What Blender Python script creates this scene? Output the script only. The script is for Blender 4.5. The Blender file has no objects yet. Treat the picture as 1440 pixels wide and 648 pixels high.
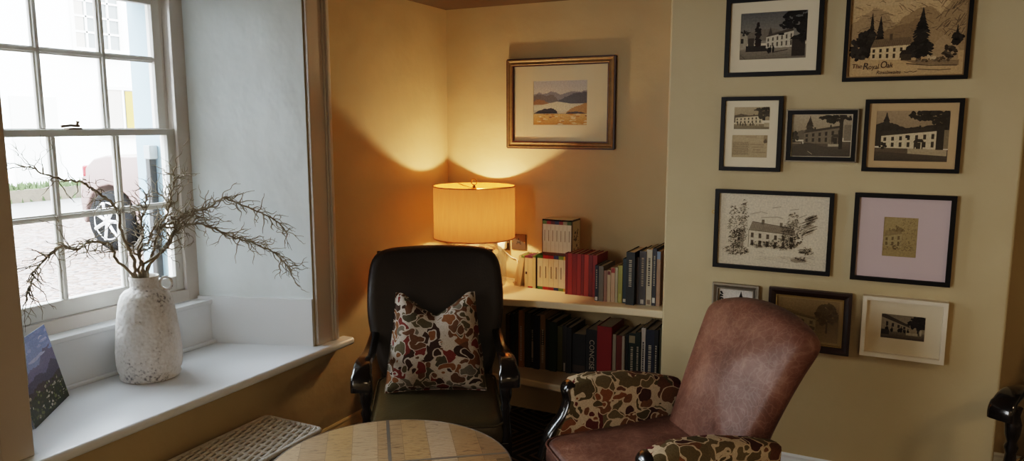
import bpy, bmesh, math, random
from mathutils import Vector, Matrix, Euler
SC = bpy.context.scene
COL = SC.collection
R = math.radians
PI = math.pi
random.seed(7)

# ------------------------------------------------------------------ camera
CAM = Vector((2.19, -3.54, 1.55)); PITCH = R(8.15); YAW = R(26.8); FPX = 1040.0
cd = bpy.data.cameras.new('camera'); cam = bpy.data.objects.new('camera', cd); COL.objects.link(cam)
cam.location = CAM; cam.rotation_euler = (PI/2 - PITCH, 0, YAW)
cd.sensor_width = 36; cd.lens = 36*FPX/1440; cd.clip_start = 0.05; cd.clip_end = 200
SC.camera = cam

def ray(px, py):
    x = (px-720)/FPX; y = -(py-324)/FPX
    c, s = math.cos(PITCH), math.sin(PITCH)
    fw = c+y*s; up = -s+y*c
    sy, cy = math.sin(YAW), math.cos(YAW)
    return Vector((-sy*fw+cy*x, cy*fw+sy*x, up))
def on_wall(px, py, a, b):
    """point seen at (px,py) on the upright plane through plan points a and b"""
    d = ray(px, py); n = Vector((b[1]-a[1], -(b[0]-a[0]), 0))
    t = n.dot(Vector((a[0], a[1], 0))-CAM)/n.dot(d)
    return CAM+d*t

# ------------------------------------------------------------------ colours
def lin(c):
    return c/12.92 if c <= .04045 else ((c+.055)/1.055)**2.4
def rgb(r, g, b):
    return (lin(r/255), lin(g/255), lin(b/255), 1)

# ------------------------------------------------------------------ materials
def nodes(name):
    m = bpy.data.materials.new(name); m.use_nodes = True
    t = m.node_tree; b = t.nodes['Principled BSDF']
    return m, t, b
def N(t, kind, **kw):
    n = t.nodes.new(kind)
    for k, v in kw.items():
        if hasattr(n, k) and not k[0].isupper(): setattr(n, k, v)
    return n
def setin(n, **kw):
    for k, v in kw.items(): n.inputs[k.replace('_', ' ')].default_value = v
def mat(name, col, rough=.5, metal=0, nscale=0, namt=.15, bump=0, bscale=None, coat=0, spec=None, stretch=None, bdist=.01):
    m, t, b = nodes(name)
    b.inputs['Base Color'].default_value = col; b.inputs['Roughness'].default_value = rough
    b.inputs['Metallic'].default_value = metal
    if coat: b.inputs['Coat Weight'].default_value = coat; b.inputs['Coat Roughness'].default_value = .12
    if spec is not None: b.inputs['Specular IOR Level'].default_value = spec
    if nscale or bump:
        tc = N(t, 'ShaderNodeTexCoord'); mp = N(t, 'ShaderNodeMapping')
        if stretch: mp.inputs['Scale'].default_value = stretch
        t.links.new(tc.outputs['Object'], mp.inputs['Vector'])
    if nscale:
        nz = N(t, 'ShaderNodeTexNoise'); setin(nz, Scale=nscale, Detail=5.0, Roughness=.6)
        t.links.new(mp.outputs['Vector'], nz.inputs['Vector'])
        mx = N(t, 'ShaderNodeMix', data_type='RGBA')
        mx.inputs[6].default_value = tuple(max(0, c*(1-namt*1.6)) for c in col[:3])+(1,)
        mx.inputs[7].default_value = tuple(min(1, c*(1+namt*1.6)) for c in col[:3])+(1,)
        t.links.new(nz.outputs['Fac'], mx.inputs[0]); t.links.new(mx.outputs[2], b.inputs['Base Color'])
    if bump:
        nb = N(t, 'ShaderNodeTexNoise'); setin(nb, Scale=bscale or nscale or 40, Detail=4.0)
        t.links.new(mp.outputs['Vector'], nb.inputs['Vector'])
        bp = N(t, 'ShaderNodeBump'); setin(bp, Strength=bump, Distance=bdist)
        t.links.new(nb.outputs['Fac'], bp.inputs['Height']); t.links.new(bp.outputs['Normal'], b.inputs['Normal'])
    return m
def ramp(t, stops, interp='LINEAR'):
    r = N(t, 'ShaderNodeValToRGB'); r.color_ramp.interpolation = interp
    e = r.color_ramp.elements
    while len(e) < len(stops): e.new(.5)
    for i, (p, c) in enumerate(stops): e[i].position = p; e[i].color = c
    return r
def thin_glass(name, refl=.6, tint=(1, 1, 1, 1), rough=.01):
    m, t, b = nodes(name); t.nodes.remove(b)
    o = t.nodes['Material Output']
    tr = N(t, 'ShaderNodeBsdfTransparent'); tr.inputs['Color'].default_value = tint
    gl = N(t, 'ShaderNodeBsdfGlossy'); gl.inputs['Roughness'].default_value = rough
    fr = N(t, 'ShaderNodeFresnel'); fr.inputs['IOR'].default_value = 1.45
    mu = N(t, 'ShaderNodeMath', operation='MULTIPLY'); mu.inputs[1].default_value = refl
    mx = N(t, 'ShaderNodeMixShader')
    t.links.new(fr.outputs['Fac'], mu.inputs[0]); t.links.new(mu.outputs[0], mx.inputs['Fac'])
    t.links.new(tr.outputs[0], mx.inputs[1]); t.links.new(gl.outputs[0], mx.inputs[2])
    t.links.new(mx.outputs[0], o.inputs['Surface'])
    return m

def wall_mat():
    m, t, b = nodes('wall_paint')
    tc = N(t, 'ShaderNodeTexCoord')
    n1 = N(t, 'ShaderNodeTexNoise'); setin(n1, Scale=1.6, Detail=4.0)
    t.links.new(tc.outputs['Object'], n1.inputs['Vector'])
    r = ramp(t, [(.3, rgb(181, 163, 125)), (.7, rgb(195, 177, 139))])
    t.links.new(n1.outputs['Fac'], r.inputs['Fac']); t.links.new(r.outputs['Color'], b.inputs['Base Color'])
    b.inputs['Roughness'].default_value = .62
    n2 = N(t, 'ShaderNodeTexNoise'); setin(n2, Scale=5.0, Detail=5.0, Roughness=.45)
    t.links.new(tc.outputs['Object'], n2.inputs['Vector'])
    bp = N(t, 'ShaderNodeBump'); setin(bp, Strength=.35, Distance=.03)
    t.links.new(n2.outputs['Fac'], bp.inputs['Height']); t.links.new(bp.outputs['Normal'], b.inputs['Normal'])
    return m
def leaf_fabric(name, scale=24, seed=0.0, warm=False):
    """printed cotton: overlapping rounded leaves in browns, olive, grey and rust on cream"""
    m, t, b = nodes(name)
    tc = N(t, 'ShaderNodeTexCoord')
    nz = N(t, 'ShaderNodeTexNoise'); setin(nz, Scale=scale*1.1, Detail=1.5)
    t.links.new(tc.outputs['Object'], nz.inputs['Vector'])
    sub = N(t, 'ShaderNodeVectorMath', operation='SUBTRACT'); sub.inputs[1].default_value = (.5, .5, .5)
    t.links.new(nz.outputs['Color'], sub.inputs[0])
    sc = N(t, 'ShaderNodeVectorMath', operation='SCALE'); sc.inputs['Scale'].default_value = 1.15/scale
    t.links.new(sub.outputs[0], sc.inputs[0])
    ad = N(t, 'ShaderNodeVectorMath', operation='ADD')
    t.links.new(tc.outputs['Object'], ad.inputs[0]); t.links.new(sc.outputs[0], ad.inputs[1])
    cs = [rgb(106, 74, 50), rgb(98, 90, 68), rgb(68, 48, 38), rgb(134, 90, 56), rgb(118, 110, 96), rgb(122, 56, 48), rgb(84, 78, 60), rgb(112, 80, 58)]
    if warm: cs = [rgb(98, 64, 42), rgb(98, 84, 56), rgb(70, 40, 31), rgb(124, 78, 46), rgb(104, 90, 62), rgb(92, 42, 34), rgb(84, 72, 46), rgb(110, 74, 46)]
    cream = rgb(190, 168, 138) if warm else rgb(198, 186, 172)
    last = None
    for k, (rot, st, th, sd) in enumerate((((.5, .4, .3), (1, 1.3, .85), .60, 0), ((1.4, .2, 1.1), (1.3, .8, 1), .50, 4.3), ((.2, 1.2, 2.0), (.85, 1, 1.4), .44, 9.1))):
        mp = N(t, 'ShaderNodeMapping'); mp.inputs['Location'].default_value = (seed+sd, seed*.7+sd, seed*1.3-sd); mp.inputs['Rotation'].default_value = rot; mp.inputs['Scale'].default_value = st
        t.links.new(ad.outputs[0], mp.inputs['Vector'])
        v = N(t, 'ShaderNodeTexVoronoi', feature='F1'); setin(v, Scale=scale*(.92 if k else 1.0), Randomness=.75)
        t.links.new(mp.outputs['Vector'], v.inputs['Vector'])
        sp = N(t, 'ShaderNodeSeparateColor'); t.links.new(v.outputs['Color'], sp.inputs[0])
        r = ramp(t, [(i/8, cs[(i*3+k*2) % 8]) for i in range(8)], 'CONSTANT'); t.links.new(sp.outputs[0], r.inputs['Fac'])
        ins = N(t, 'ShaderNodeMath', operation='LESS_THAN'); ins.inputs[1].default_value = th; t.links.new(v.outputs['Distance'], ins.inputs[0])
        core = N(t, 'ShaderNodeMath', operation='LESS_THAN'); core.inputs[1].default_value = th-.065; t.links.new(v.outputs['Distance'], core.inputs[0])
        leaf = N(t, 'ShaderNodeMix', data_type='RGBA'); leaf.inputs[6].default_value = cream
        t.links.new(core.outputs[0], leaf.inputs[0]); t.links.new(r.outputs['Color'], leaf.inputs[7])
        if last is None: last = N(t, 'ShaderNodeMix', data_type='RGBA'); last.inputs[6].default_value = cream; t.links.new(ins.outputs[0], last.inputs[0]); t.links.new(leaf.outputs[2], last.inputs[7])
        else:
            q = N(t, 'ShaderNodeMix', data_type='RGBA'); t.links.new(ins.outputs[0], q.inputs[0]); t.links.new(last.outputs[2], q.inputs[6]); t.links.new(leaf.outputs[2], q.inputs[7]); last = q
    n4 = N(t, 'ShaderNodeTexNoise'); setin(n4, Scale=220.0, Detail=2.0); t.links.new(tc.outputs['Object'], n4.inputs['Vector'])
    r4 = ramp(t, [(.3, (.72, .72, .72, 1)), (.7, (1, 1, 1, 1))]); t.links.new(n4.outputs['Fac'], r4.inputs['Fac'])
    mx = N(t, 'ShaderNodeMix', data_type='RGBA', blend_type='MULTIPLY'); mx.inputs[0].default_value = 1
    t.links.new(last.outputs[2], mx.inputs[6]); t.links.new(r4.outputs['Color'], mx.inputs[7])
    t.links.new(mx.outputs[2], b.inputs['Base Color'])
    b.inputs['Roughness'].default_value = .85; b.inputs['Specular IOR Level'].default_value = .2
    bp = N(t, 'ShaderNodeBump'); setin(bp, Strength=.25, Distance=.004)
    t.links.new(n4.outputs['Fac'], bp.inputs['Height']); t.links.new(bp.outputs['Normal'], b.inputs['Normal'])
    return m
def leather_brown():
    m, t, b = nodes('brown_leather')
    tc = N(t, 'ShaderNodeTexCoord')
    n1 = N(t, 'ShaderNodeTexNoise'); setin(n1, Scale=5.0, Detail=6.0, Roughness=.65)
    t.links.new(tc.outputs['Object'], n1.inputs['Vector'])
    r = ramp(t, [(.32, rgb(74, 46, 36)), (.5, rgb(104, 69, 55)), (.70, rgb(134, 97, 82))])
    t.links.new(n1.outputs['Fac'], r.inputs['Fac'])
    nw = N(t, 'ShaderNodeTexNoise'); setin(nw, Scale=9.0, Detail=3.0)
    t.links.new(tc.outputs['Object'], nw.inputs['Vector'])
    sc = N(t, 'ShaderNodeVectorMath', operation='SCALE'); sc.inputs['Scale'].default_value = .16
    t.links.new(nw.outputs['Color'], sc.inputs[0])
    ad = N(t, 'ShaderNodeVectorMath', operation='ADD')
    t.links.new(tc.outputs['Object'], ad.inputs[0]); t.links.new(sc.outputs[0], ad.inputs[1])
    v = N(t, 'ShaderNodeTexVoronoi', feature='DISTANCE_TO_EDGE'); setin(v, Scale=34.0)
    t.links.new(ad.outputs[0], v.inputs['Vector'])
    r2 = ramp(t, [(0.0, (1, 1, 1, 1)), (.10, (0, 0, 0, 1))])
    t.links.new(v.outputs['Distance'], r2.inputs['Fac'])
    mk = N(t, 'ShaderNodeMath', operation='MULTIPLY'); t.links.new(r2.outputs['Color'], mk.inputs[0]); t.links.new(n1.outputs['Fac'], mk.inputs[1])
    mk2 = N(t, 'ShaderNodeMath', operation='MULTIPLY'); mk2.inputs[1].default_value = .30; t.links.new(mk.outputs[0], mk2.inputs[0])
    mx = N(t, 'ShaderNodeMix', data_type='RGBA'); mx.inputs[7].default_value = rgb(176, 144, 126)
    t.links.new(mk2.outputs[0], mx.inputs[0]); t.links.new(r.outputs['Color'], mx.inputs[6])
    t.links.new(mx.outputs[2], b.inputs['Base Color'])
    b.inputs['Roughness'].default_value = .5; b.inputs['Specular IOR Level'].default_value = .42
    n3 = N(t, 'ShaderNodeTexNoise'); setin(n3, Scale=160.0, Detail=3.0)
    t.links.new(tc.outputs['Object'], n3.inputs['Vector'])
    bp = N(t, 'ShaderNodeBump'); setin(bp, Strength=.18, Distance=.004)
    t.links.new(n3.outputs['Fac'], bp.inputs['Height']); t.links.new(bp.outputs['Normal'], b.inputs['Normal'])
    return m
def table_wood():
    m, t, b = nodes('mango_planks')
    tc = N(t, 'ShaderNodeTexCoord'); sx = N(t, 'ShaderNodeSeparateXYZ')
    t.links.new(tc.outputs['Object'], sx.inputs[0])
    # plank number across x, shifted in each half
    gty = N(t, 'ShaderNodeMath', operation='GREATER_THAN'); gty.inputs[1].default_value = 0; t.links.new(sx.outputs['Y'], gty.inputs[0])
    d = N(t, 'ShaderNodeMath', operation='DIVIDE'); d.inputs[1].default_value = .083; t.links.new(sx.outputs['X'], d.inputs[0])
    sh = N(t, 'ShaderNodeMath', operation='MULTIPLY'); sh.inputs[1].default_value = .45; t.links.new(gty.outputs[0], sh.inputs[0])
    ad = N(t, 'ShaderNodeMath', operation='ADD'); t.links.new(d.outputs[0], ad.inputs[0]); t.links.new(sh.outputs[0], ad.inputs[1])
    fl = N(t, 'ShaderNodeMath', operation='FLOOR'); t.links.new(ad.outputs[0], fl.inputs[0])
    cb = N(t, 'ShaderNodeCombineXYZ'); t.links.new(fl.outputs[0], cb.inputs[0]); t.links.new(gty.outputs[0], cb.inputs[1])
    wn = N(t, 'ShaderNodeTexWhiteNoise', noise_dimensions='3D'); t.links.new(cb.outputs[0], wn.inputs['Vector'])
    r = ramp(t, [(0, rgb(140, 114, 84)), (.35, rgb(172, 140, 104)), (.6, rgb(184, 146, 96)), (1, rgb(198, 172, 142))])
    t.links.new(wn.outputs['Value'], r.inputs['Fac'])
    # grain
    off = N(t, 'ShaderNodeVectorMath', operation='SCALE'); off.inputs['Scale'].default_value = 3.1; t.links.new(wn.outputs['Color'], off.inputs[0])
    va = N(t, 'ShaderNodeVectorMath', operation='ADD'); t.links.new(tc.outputs['Object'], va.inputs[0]); t.links.new(off.outputs[0], va.inputs[1])
    mp = N(t, 'ShaderNodeMapping'); mp.inputs['Scale'].default_value = (7, 34, 10); t.links.new(va.outputs[0], mp.inputs['Vector'])
    nz = N(t, 'ShaderNodeTexNoise'); setin(nz, Scale=2.2, Detail=6.0, Roughness=.7, Distortion=1.1); t.links.new(mp.outputs['Vector'], nz.inputs['Vector'])
    r2 = ramp(t, [(.34, (.36, .30, .25, 1)), (.48, (1, 1, 1, 1)), (.58, (.95, .92, .88, 1)), (.70, (.52, .43, .34, 1))])
    t.links.new(nz.outputs['Fac'], r2.inputs['Fac'])
    mx = N(t, 'ShaderNodeMix', data_type='RGBA', blend_type='MULTIPLY'); mx.inputs[0].default_value = .95
    t.links.new(r.outputs['Color'], mx.inputs[6]); t.links.new(r2.outputs['Color'], mx.inputs[7])
    # saw marks
    wv = N(t, 'ShaderNodeTexWave', bands_direction='Y'); setin(wv, Scale=26.0, Distortion=3.0, Detail=2.0); t.links.new(va.outputs[0], wv.inputs['Vector'])
    mx2 = N(t, 'ShaderNodeMix', data_type='RGBA', blend_type='MULTIPLY'); mx2.inputs[0].default_value = .18
    t.links.new(mx.outputs[2], mx2.inputs[6]); t.links.new(wv.outputs['Color'], mx2.inputs[7])
    # joints
    fr = N(t, 'ShaderNodeMath', operation='FRACT'); t.links.new(ad.outputs[0], fr.inputs[0])
    lt = N(t, 'ShaderNodeMath', operation='LESS_THAN'); lt.inputs[1].default_value = .018; t.links.new(fr.outputs[0], lt.inputs[0])
    lm = N(t, 'ShaderNodeMath', operation='MULTIPLY'); lm.inputs[1].default_value = .6; t.links.new(lt.outputs[0], lm.inputs[0])
    mx3 = N(t, 'ShaderNodeMix', data_type='RGBA'); mx3.inputs[7].default_value = rgb(80, 60, 42)
    t.links.new(lm.outputs[0], mx3.inputs[0]); t.links.new(mx2.outputs[2], mx3.inputs[6])
    t.links.new(mx3.outputs[2], b.inputs['Base Color']); b.inputs['Roughness'].default_value = .42
    bp = N(t, 'ShaderNodeBump'); setin(bp, Strength=.15, Distance=.003)
    t.links.new(wv.outputs['Fac'], bp.inputs['Height']); t.links.new(bp.outputs['Normal'], b.inputs['Normal'])
    return m
def carpet_mat():
    m, t, b = nodes('patterned_carpet')
    tc = N(t, 'ShaderNodeTexCoord'); mp = N(t, 'ShaderNodeMapping'); mp.inputs['Scale'].default_value = (2.6, 2.6, 1)
    mp.inputs['Rotation'].default_value = (0, 0, R(20))
    t.links.new(tc.outputs['Object'], mp.inputs['Vector'])
    fr = N(t, 'ShaderNodeVectorMath', operation='FRACTION'); t.links.new(mp.outputs['Vector'], fr.inputs[0])
    sb = N(t, 'ShaderNodeVectorMath', operation='SUBTRACT'); sb.inputs[1].default_value = (.5, .5, 0); t.links.new(fr.outputs[0], sb.inputs[0])
    ab = N(t, 'ShaderNodeVectorMath', operation='ABSOLUTE'); t.links.new(sb.outputs[0], ab.inputs[0])
    sx = N(t, 'ShaderNodeSeparateXYZ'); t.links.new(ab.outputs[0], sx.inputs[0])
    mxm = N(t, 'ShaderNodeMath', operation='MAXIMUM'); t.links.new(sx.outputs['X'], mxm.inputs[0]); t.links.new(sx.outputs['Y'], mxm.inputs[1])
    ml = N(t, 'ShaderNodeMath', operation='MULTIPLY'); ml.inputs[1].default_value = 9.0; t.links.new(mxm.outputs[0], ml.inputs[0])
    f2 = N(t, 'ShaderNodeMath', operation='FRACT'); t.links.new(ml.outputs[0], f2.inputs[0])
    lt = N(t, 'ShaderNodeMath', operation='LESS_THAN'); lt.inputs[1].default_value = .34; t.links.new(f2.outputs[0], lt.inputs[0])
    mx = N(t, 'ShaderNodeMix', data_type='RGBA'); mx.inputs[6].default_value = rgb(34, 24, 20); mx.inputs[7].default_value = rgb(116, 88, 66)
    t.links.new(lt.outputs[0], mx.inputs[0]); t.links.new(mx.outputs[2], b.inputs['Base Color'])
    b.inputs['Roughness'].default_value = .95
    nz = N(t, 'ShaderNodeTexNoise'); setin(nz, Scale=300.0); t.links.new(tc.outputs['Object'], nz.inputs['Vector'])
    bp = N(t, 'ShaderNodeBump'); setin(bp, Strength=.3, Distance=.004)
    t.links.new(nz.outputs['Fac'], bp.inputs['Height']); t.links.new(bp.outputs['Normal'], b.inputs['Normal'])
    return m
def vase_mat():
    m, t, b = nodes('crackled_white_glaze')
    tc = N(t, 'ShaderNodeTexCoord')
    n1 = N(t, 'ShaderNodeTexNoise'); setin(n1, Scale=7.0, Detail=6.0, Roughness=.7); t.links.new(tc.outputs['Object'], n1.inputs['Vector'])
    n2 = N(t, 'ShaderNodeTexNoise'); setin(n2, Scale=90.0, Detail=4.0); t.links.new(tc.outputs['Object'], n2.inputs['Vector'])
    ad = N(t, 'ShaderNodeMath', operation='ADD'); t.links.new(n1.outputs['Fac'], ad.inputs[0])
    ms = N(t, 'ShaderNodeMath', operation='MULTIPLY'); ms.inputs[1].default_value = .45; t.links.new(n2.outputs['Fac'], ms.inputs[0]); t.links.new(ms.outputs[0], ad.inputs[1])
    r = ramp(t, [(.68, rgb(240, 236, 232)), (.82, rgb(224, 218, 212)), (.90, rgb(136, 132, 132))])
    t.links.new(ad.outputs[0], r.inputs['Fac']); t.links.new(r.outputs['Color'], b.inputs['Base Color'])
    b.inputs['Roughness'].default_value = .7
    v = N(t, 'ShaderNodeTexVoronoi', feature='SMOOTH_F1'); setin(v, Scale=70.0); t.links.new(tc.outputs['Object'], v.inputs['Vector'])
    bp = N(t, 'ShaderNodeBump'); setin(bp, Strength=.55, Distance=.008)
    t.links.new(v.outputs['Distance'], bp.inputs['Height']); t.links.new(bp.outputs['Normal'], b.inputs['Normal'])
    return m
def gravel_mat():
    m, t, b = nodes('gravel')
    tc = N(t, 'ShaderNodeTexCoord')
    v = N(t, 'ShaderNodeTexVoronoi', feature='F1'); setin(v, Scale=26.0); t.links.new(tc.outputs['Object'], v.inputs['Vector'])
    sp = N(t, 'ShaderNodeSeparateColor'); t.links.new(v.outputs['Color'], sp.inputs[0])
    r = ramp(t, [(0, rgb(40, 34, 30)), (.3, rgb(96, 72, 58)), (.6, rgb(120, 108, 102)), (1, rgb(72, 64, 60))])
    t.links.new(sp.outputs[0], r.inputs['Fac']); t.links.new(r.outputs['Color'], b.inputs['Base Color'])
    b.inputs['Roughness'].default_value = .9
    bp = N(t, 'ShaderNodeBump'); setin(bp, Strength=1.0, Distance=.03); bp.invert = True
    t.links.new(v.outputs['Distance'], bp.inputs['Height']); t.links.new(bp.outputs['Normal'], b.inputs['Normal'])
    return m
def art_mat(name, rough=.7, grain=.12):
    m, t, b = nodes(name)
    a = N(t, 'ShaderNodeVertexColor'); a.layer_name = 'ink'
    tc = N(t, 'ShaderNodeTexCoord'); nz = N(t, 'ShaderNodeTexNoise'); setin(nz, Scale=140.0, Detail=4.0)
    t.links.new(tc.outputs['Object'], nz.inputs['Vector'])
    r = ramp(t, [(.3, (1-grain*2, 1-grain*2, 1-grain*2, 1)), (.7, (1.22, 1.22, 1.22, 1))]); t.links.new(nz.outputs['Fac'], r.inputs['Fac'])
    mx = N(t, 'ShaderNodeMix', data_type='RGBA', blend_type='MULTIPLY'); mx.inputs[0].default_value = 1
    t.links.new(a.outputs['Color'], mx.inputs[6]); t.links.new(r.outputs['Color'], mx.inputs[7])
    t.links.new(mx.outputs[2], b.inputs['Base Color']); b.inputs['Roughness'].default_value = rough
    b.inputs['Specular IOR Level'].default_value = .2
    return m

# ------------------------------------------------------------------ mesh building
class MB:
    def __init__(s): s.v = []; s.f = []; s.m = []; s.c = []
    def add(s, vs, fs, mi=0, col=None):
        o = len(s.v); s.v += [tuple(v) for v in vs]
        for f in fs: s.f.append([o+i for i in f]); s.m.append(mi); s.c.append(col)
        return s
    def box(s, x0, x1, y0, y1, z0, z1, mi=0, M=None, col=None):
        vs = [Vector((x, y, z)) for z in (z0, z1) for y in (y0, y1) for x in (x0, x1)]
        if M is not None: vs = [M @ v for v in vs]
        return s.add(vs, [(0, 2, 3, 1), (4, 5, 7, 6), (0, 1, 5, 4), (2, 6, 7, 3), (0, 4, 6, 2), (1, 3, 7, 5)], mi, col)
    def prism(s, pts, a, b, axis='z', mi=0, M=None):
        """outline pts in the plane across axis, from a to b along it"""
        n = len(pts)
        def P(p, h):
            v = {'z': (p[0], p[1], h), 'y': (p[0], h, p[1]), 'x': (h, p[0], p[1])}[axis]
            v = Vector(v); return M @ v if M is not None else v
        vs = [P(p, a) for p in pts]+[P(p, b) for p in pts]
        fs = [list(range(n))[::-1], list(range(n, 2*n))]+[(i, (i+1) % n, n+(i+1) % n, n+i) for i in range(n)]
        return s.add(vs, fs, mi)
    def lathe(s, prof, c=(0, 0, 0), seg=32, mi=0, M=None, cap=True):
        vs = []
        for r, z in prof:
            for k in range(seg):
                a = 2*PI*k/seg; v = Vector((c[0]+r*math.cos(a), c[1]+r*math.sin(a), c[2]+z))
                vs.append(M @ v if M is not None else v)
        fs = []
        for j in range(len(prof)-1):
            for k in range(seg):
                k2 = (k+1) % seg; fs.append((j*seg+k, j*seg+k2, (j+1)*seg+k2, (j+1)*seg+k))
        if cap:
            fs.append(list(range(seg))[::-1]); fs.append([(len(prof)-1)*seg+k for k in range(seg)])
        return s.add(vs, fs, mi)
    def tube(s, pts, rad, seg=8, mi=0, closed=False, flat=None):
        """round tube along pts; flat=(w,h) gives an elliptical section, w across, h along 'up'"""
        pts = [Vector(p) for p in pts]; n = len(pts)
        if not hasattr(rad, '__len__'): rad = [rad]*n
        vs = []; up = Vector((0, 0, 1)); prev = None
        for i, p in enumerate(pts):
            if closed: t = pts[(i+1) % n]-pts[i-1]
            else: t = pts[min(i+1, n-1)]-pts[max(i-1, 0)]
            if t.length < 1e-9: t = Vector((0, 0, 1))
            t.normalize()
            if prev is None:
                ref = up if abs(t.z) < .95 else Vector((1, 0, 0)); a = t.cross(ref).normalized()
            else:
                a = prev-t*prev.dot(t)
                a = a.normalized() if a.length > 1e-6 else t.orthogonal().normalized()
            prev = a; b = a.cross(t)
            for k in range(seg):
                th = 2*PI*k/seg; ca, sa = math.cos(th), math.sin(th)
                if flat: vs.append(p+a*(flat[0]*rad[i]*ca)+b*(flat[1]*rad[i]*sa))
                else: vs.append(p+(a*ca+b*sa)*rad[i])
        fs = []; m = n if closed else n-1
        for i in range(m):
            for k in range(seg):
                k2 = (k+1) % seg; j = (i+1) % n
                fs.append((i*seg+k, i*seg+k2, j*seg+k2, j*seg+k))
        if not closed: fs.append(list(range(seg))[::-1]); fs.append([(n-1)*seg+k for k in range(seg)])
        return s.add(vs, fs, mi)
    def pad(s, outline, half, edge, dome=.0, rings=4, inner=5, M=None, mi=0, bend=None):
        """soft upholstered pad: outline (x,z) in the XZ plane, thickness along y, rounded edge and domed faces"""
        n = len(outline); cx = sum(p[0] for p in outline)/n; cz = sum(p[1] for p in outline)/n
        def ring(inset, scale, y):
            out = []
            for x, z in outline:
                d = Vector((x-cx, z-cz)); L = d.length
                d = d*(max(0, L-inset)/L)*scale
                out.append(Vector((cx+d.x, y, cz+d.y)))
            return out
        levels = []
        for side in (-1, 1):
            seq = []
            for k in range(rings+1):
                ph = PI/2*k/rings
                seq.append((edge*(1-math.cos(ph)), 1, side*(half*math.sin(ph))))
            for k in range(1, inner):
                f = k/inner; seq.append((edge, 1-f, side*(half+dome*math.sin(f*PI/2))))
            levels.append(seq)
        order = levels[0][::-1]+levels[1][1:]
        vs = []; 
        for ins, scl, y in order: vs += ring(ins, scl, y)
        c0 = Vector((cx, -(half+dome), cz)); c1 = Vector((cx, half+dome, cz))
        vs += [c0, c1]; L = len(order); fs = []
        for j in range(L-1):
            for k in range(n):
                k2 = (k+1) % n; fs.append((j*n+k, j*n+k2, (j+1)*n+k2, (j+1)*n+k))
        for k in range(n):
            k2 = (k+1) % n; fs.append((L*n, k2, k)); fs.append((L*n+1, (L-1)*n+k, (L-1)*n+k2))
        if bend: vs = [bend(v) for v in vs]
        if M is not None: vs = [M @ v for v in vs]
        return s.add(vs, fs, mi)
    def build(s, name, mats, parent=None, smooth=None, bevel=0, seg=2, sub=0, loc=None, rot=None, solid=0):
        me = bpy.data.meshes.new(name); me.from_pydata(s.v, [], s.f)
        if not isinstance(mats, (list, tuple)): mats = [mats]
        for m in mats: me.materials.append(m)
        me.polygons.foreach_set('material_index', s.m)
        if any(c is not None for c in s.c):
            ca = me.color_attributes.new('ink', 'FLOAT_COLOR', 'CORNER'); i = 0
            for p in me.polygons:
                c = s.c[p.index] or (1, 1, 1, 1)
                for k in p.loop_indices: ca.data[k].color = c
        else:
            bm = bmesh.new(); bm.from_mesh(me); bmesh.ops.recalc_face_normals(bm, faces=bm.faces); bm.to_mesh(me); bm.free()
        if smooth is not None:
            me.shade_smooth()
            if smooth < 180: me.set_sharp_from_angle(angle=R(smooth))
        me.update()
        o = bpy.data.objects.new(name, me); COL.objects.link(o)
        if parent is not None: o.parent = parent
        if loc is not None: o.location = loc
        if rot is not None: o.rotation_euler = rot
        if solid:
            md = o.modifiers.new('thickness', 'SOLIDIFY'); md.thickness = solid; md.offset = 0
        if bevel:
            md = o.modifiers.new('bevel', 'BEVEL'); md.width = bevel; md.segments = seg; md.limit_method = 'ANGLE'; md.angle_limit = R(35)
            if smooth is None: me.shade_smooth(); me.set_sharp_from_angle(angle=R(180)); md.harden_normals = True
        if sub:
            md = o.modifiers.new('sub', 'SUBSURF'); md.levels = sub; md.render_levels = sub
        return o

def tag(o, label, cat, group=None, kind=None):
    o['label'] = label; o['category'] = cat
    if group: o['group'] = group
    if kind: o['kind'] = kind
    return o
def thing(name, label, cat, loc=(0, 0, 0), rz=0, group=None):
    o = bpy.data.objects.new(name, None); COL.objects.link(o)
    o.empty_display_size = .1; o.location = loc; o.rotation_euler = (0, 0, rz)
    return tag(o, label, cat, group)
def struct(o): o['kind'] = 'structure'; return o
def copy_tree(o, parent=None):
    c = o.copy(); COL.objects.link(c)
    if parent is not None: c.parent = parent
    for ch in list(o.children): copy_tree(ch, c)
    return c
def rrect(w, h, r, n=6, cx=0, cz=0):
    """rounded rectangle outline"""
    out = []
    for sx, sz, a0 in ((1, 1, 0), (-1, 1, 90), (-1, -1, 180), (1, -1, 270)):
        for k in range(n+1):
            a = R(a0+90*k/n); out.append((cx+sx*(w/2-r)+r*math.cos(a), cz+sz*(h/2-r)+r*math.sin(a)))
    return out
def dense(pts, step):
    """subdivide an outline so pads get even quads"""
    out = []
    for i, p in enumerate(pts):
        q = pts[(i+1) % len(pts)]; d = math.hypot(q[0]-p[0], q[1]-p[1]); k = max(1, int(d/step))
        for j in range(k): out.append((p[0]+(q[0]-p[0])*j/k, p[1]+(q[1]-p[1])*j/k))
    return out
def smooth_path(pts, n=6):
    """Catmull-Rom through points"""
    P = [Vector(p) for p in pts]; out = []
    for i in range(len(P)-1):
        p0 = P[max(i-1, 0)]; p1 = P[i]; p2 = P[i+1]; p3 = P[min(i+2, len(P)-1)]
        for k in range(n):
            t = k/n
            out.append(.5*((2*p1)+(p2-p0)*t+(2*p0-5*p1+4*p2-p3)*t*t+(3*p1-p0-3*p2+p3)*t**3))
    out.append(P[-1]); return out

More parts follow.
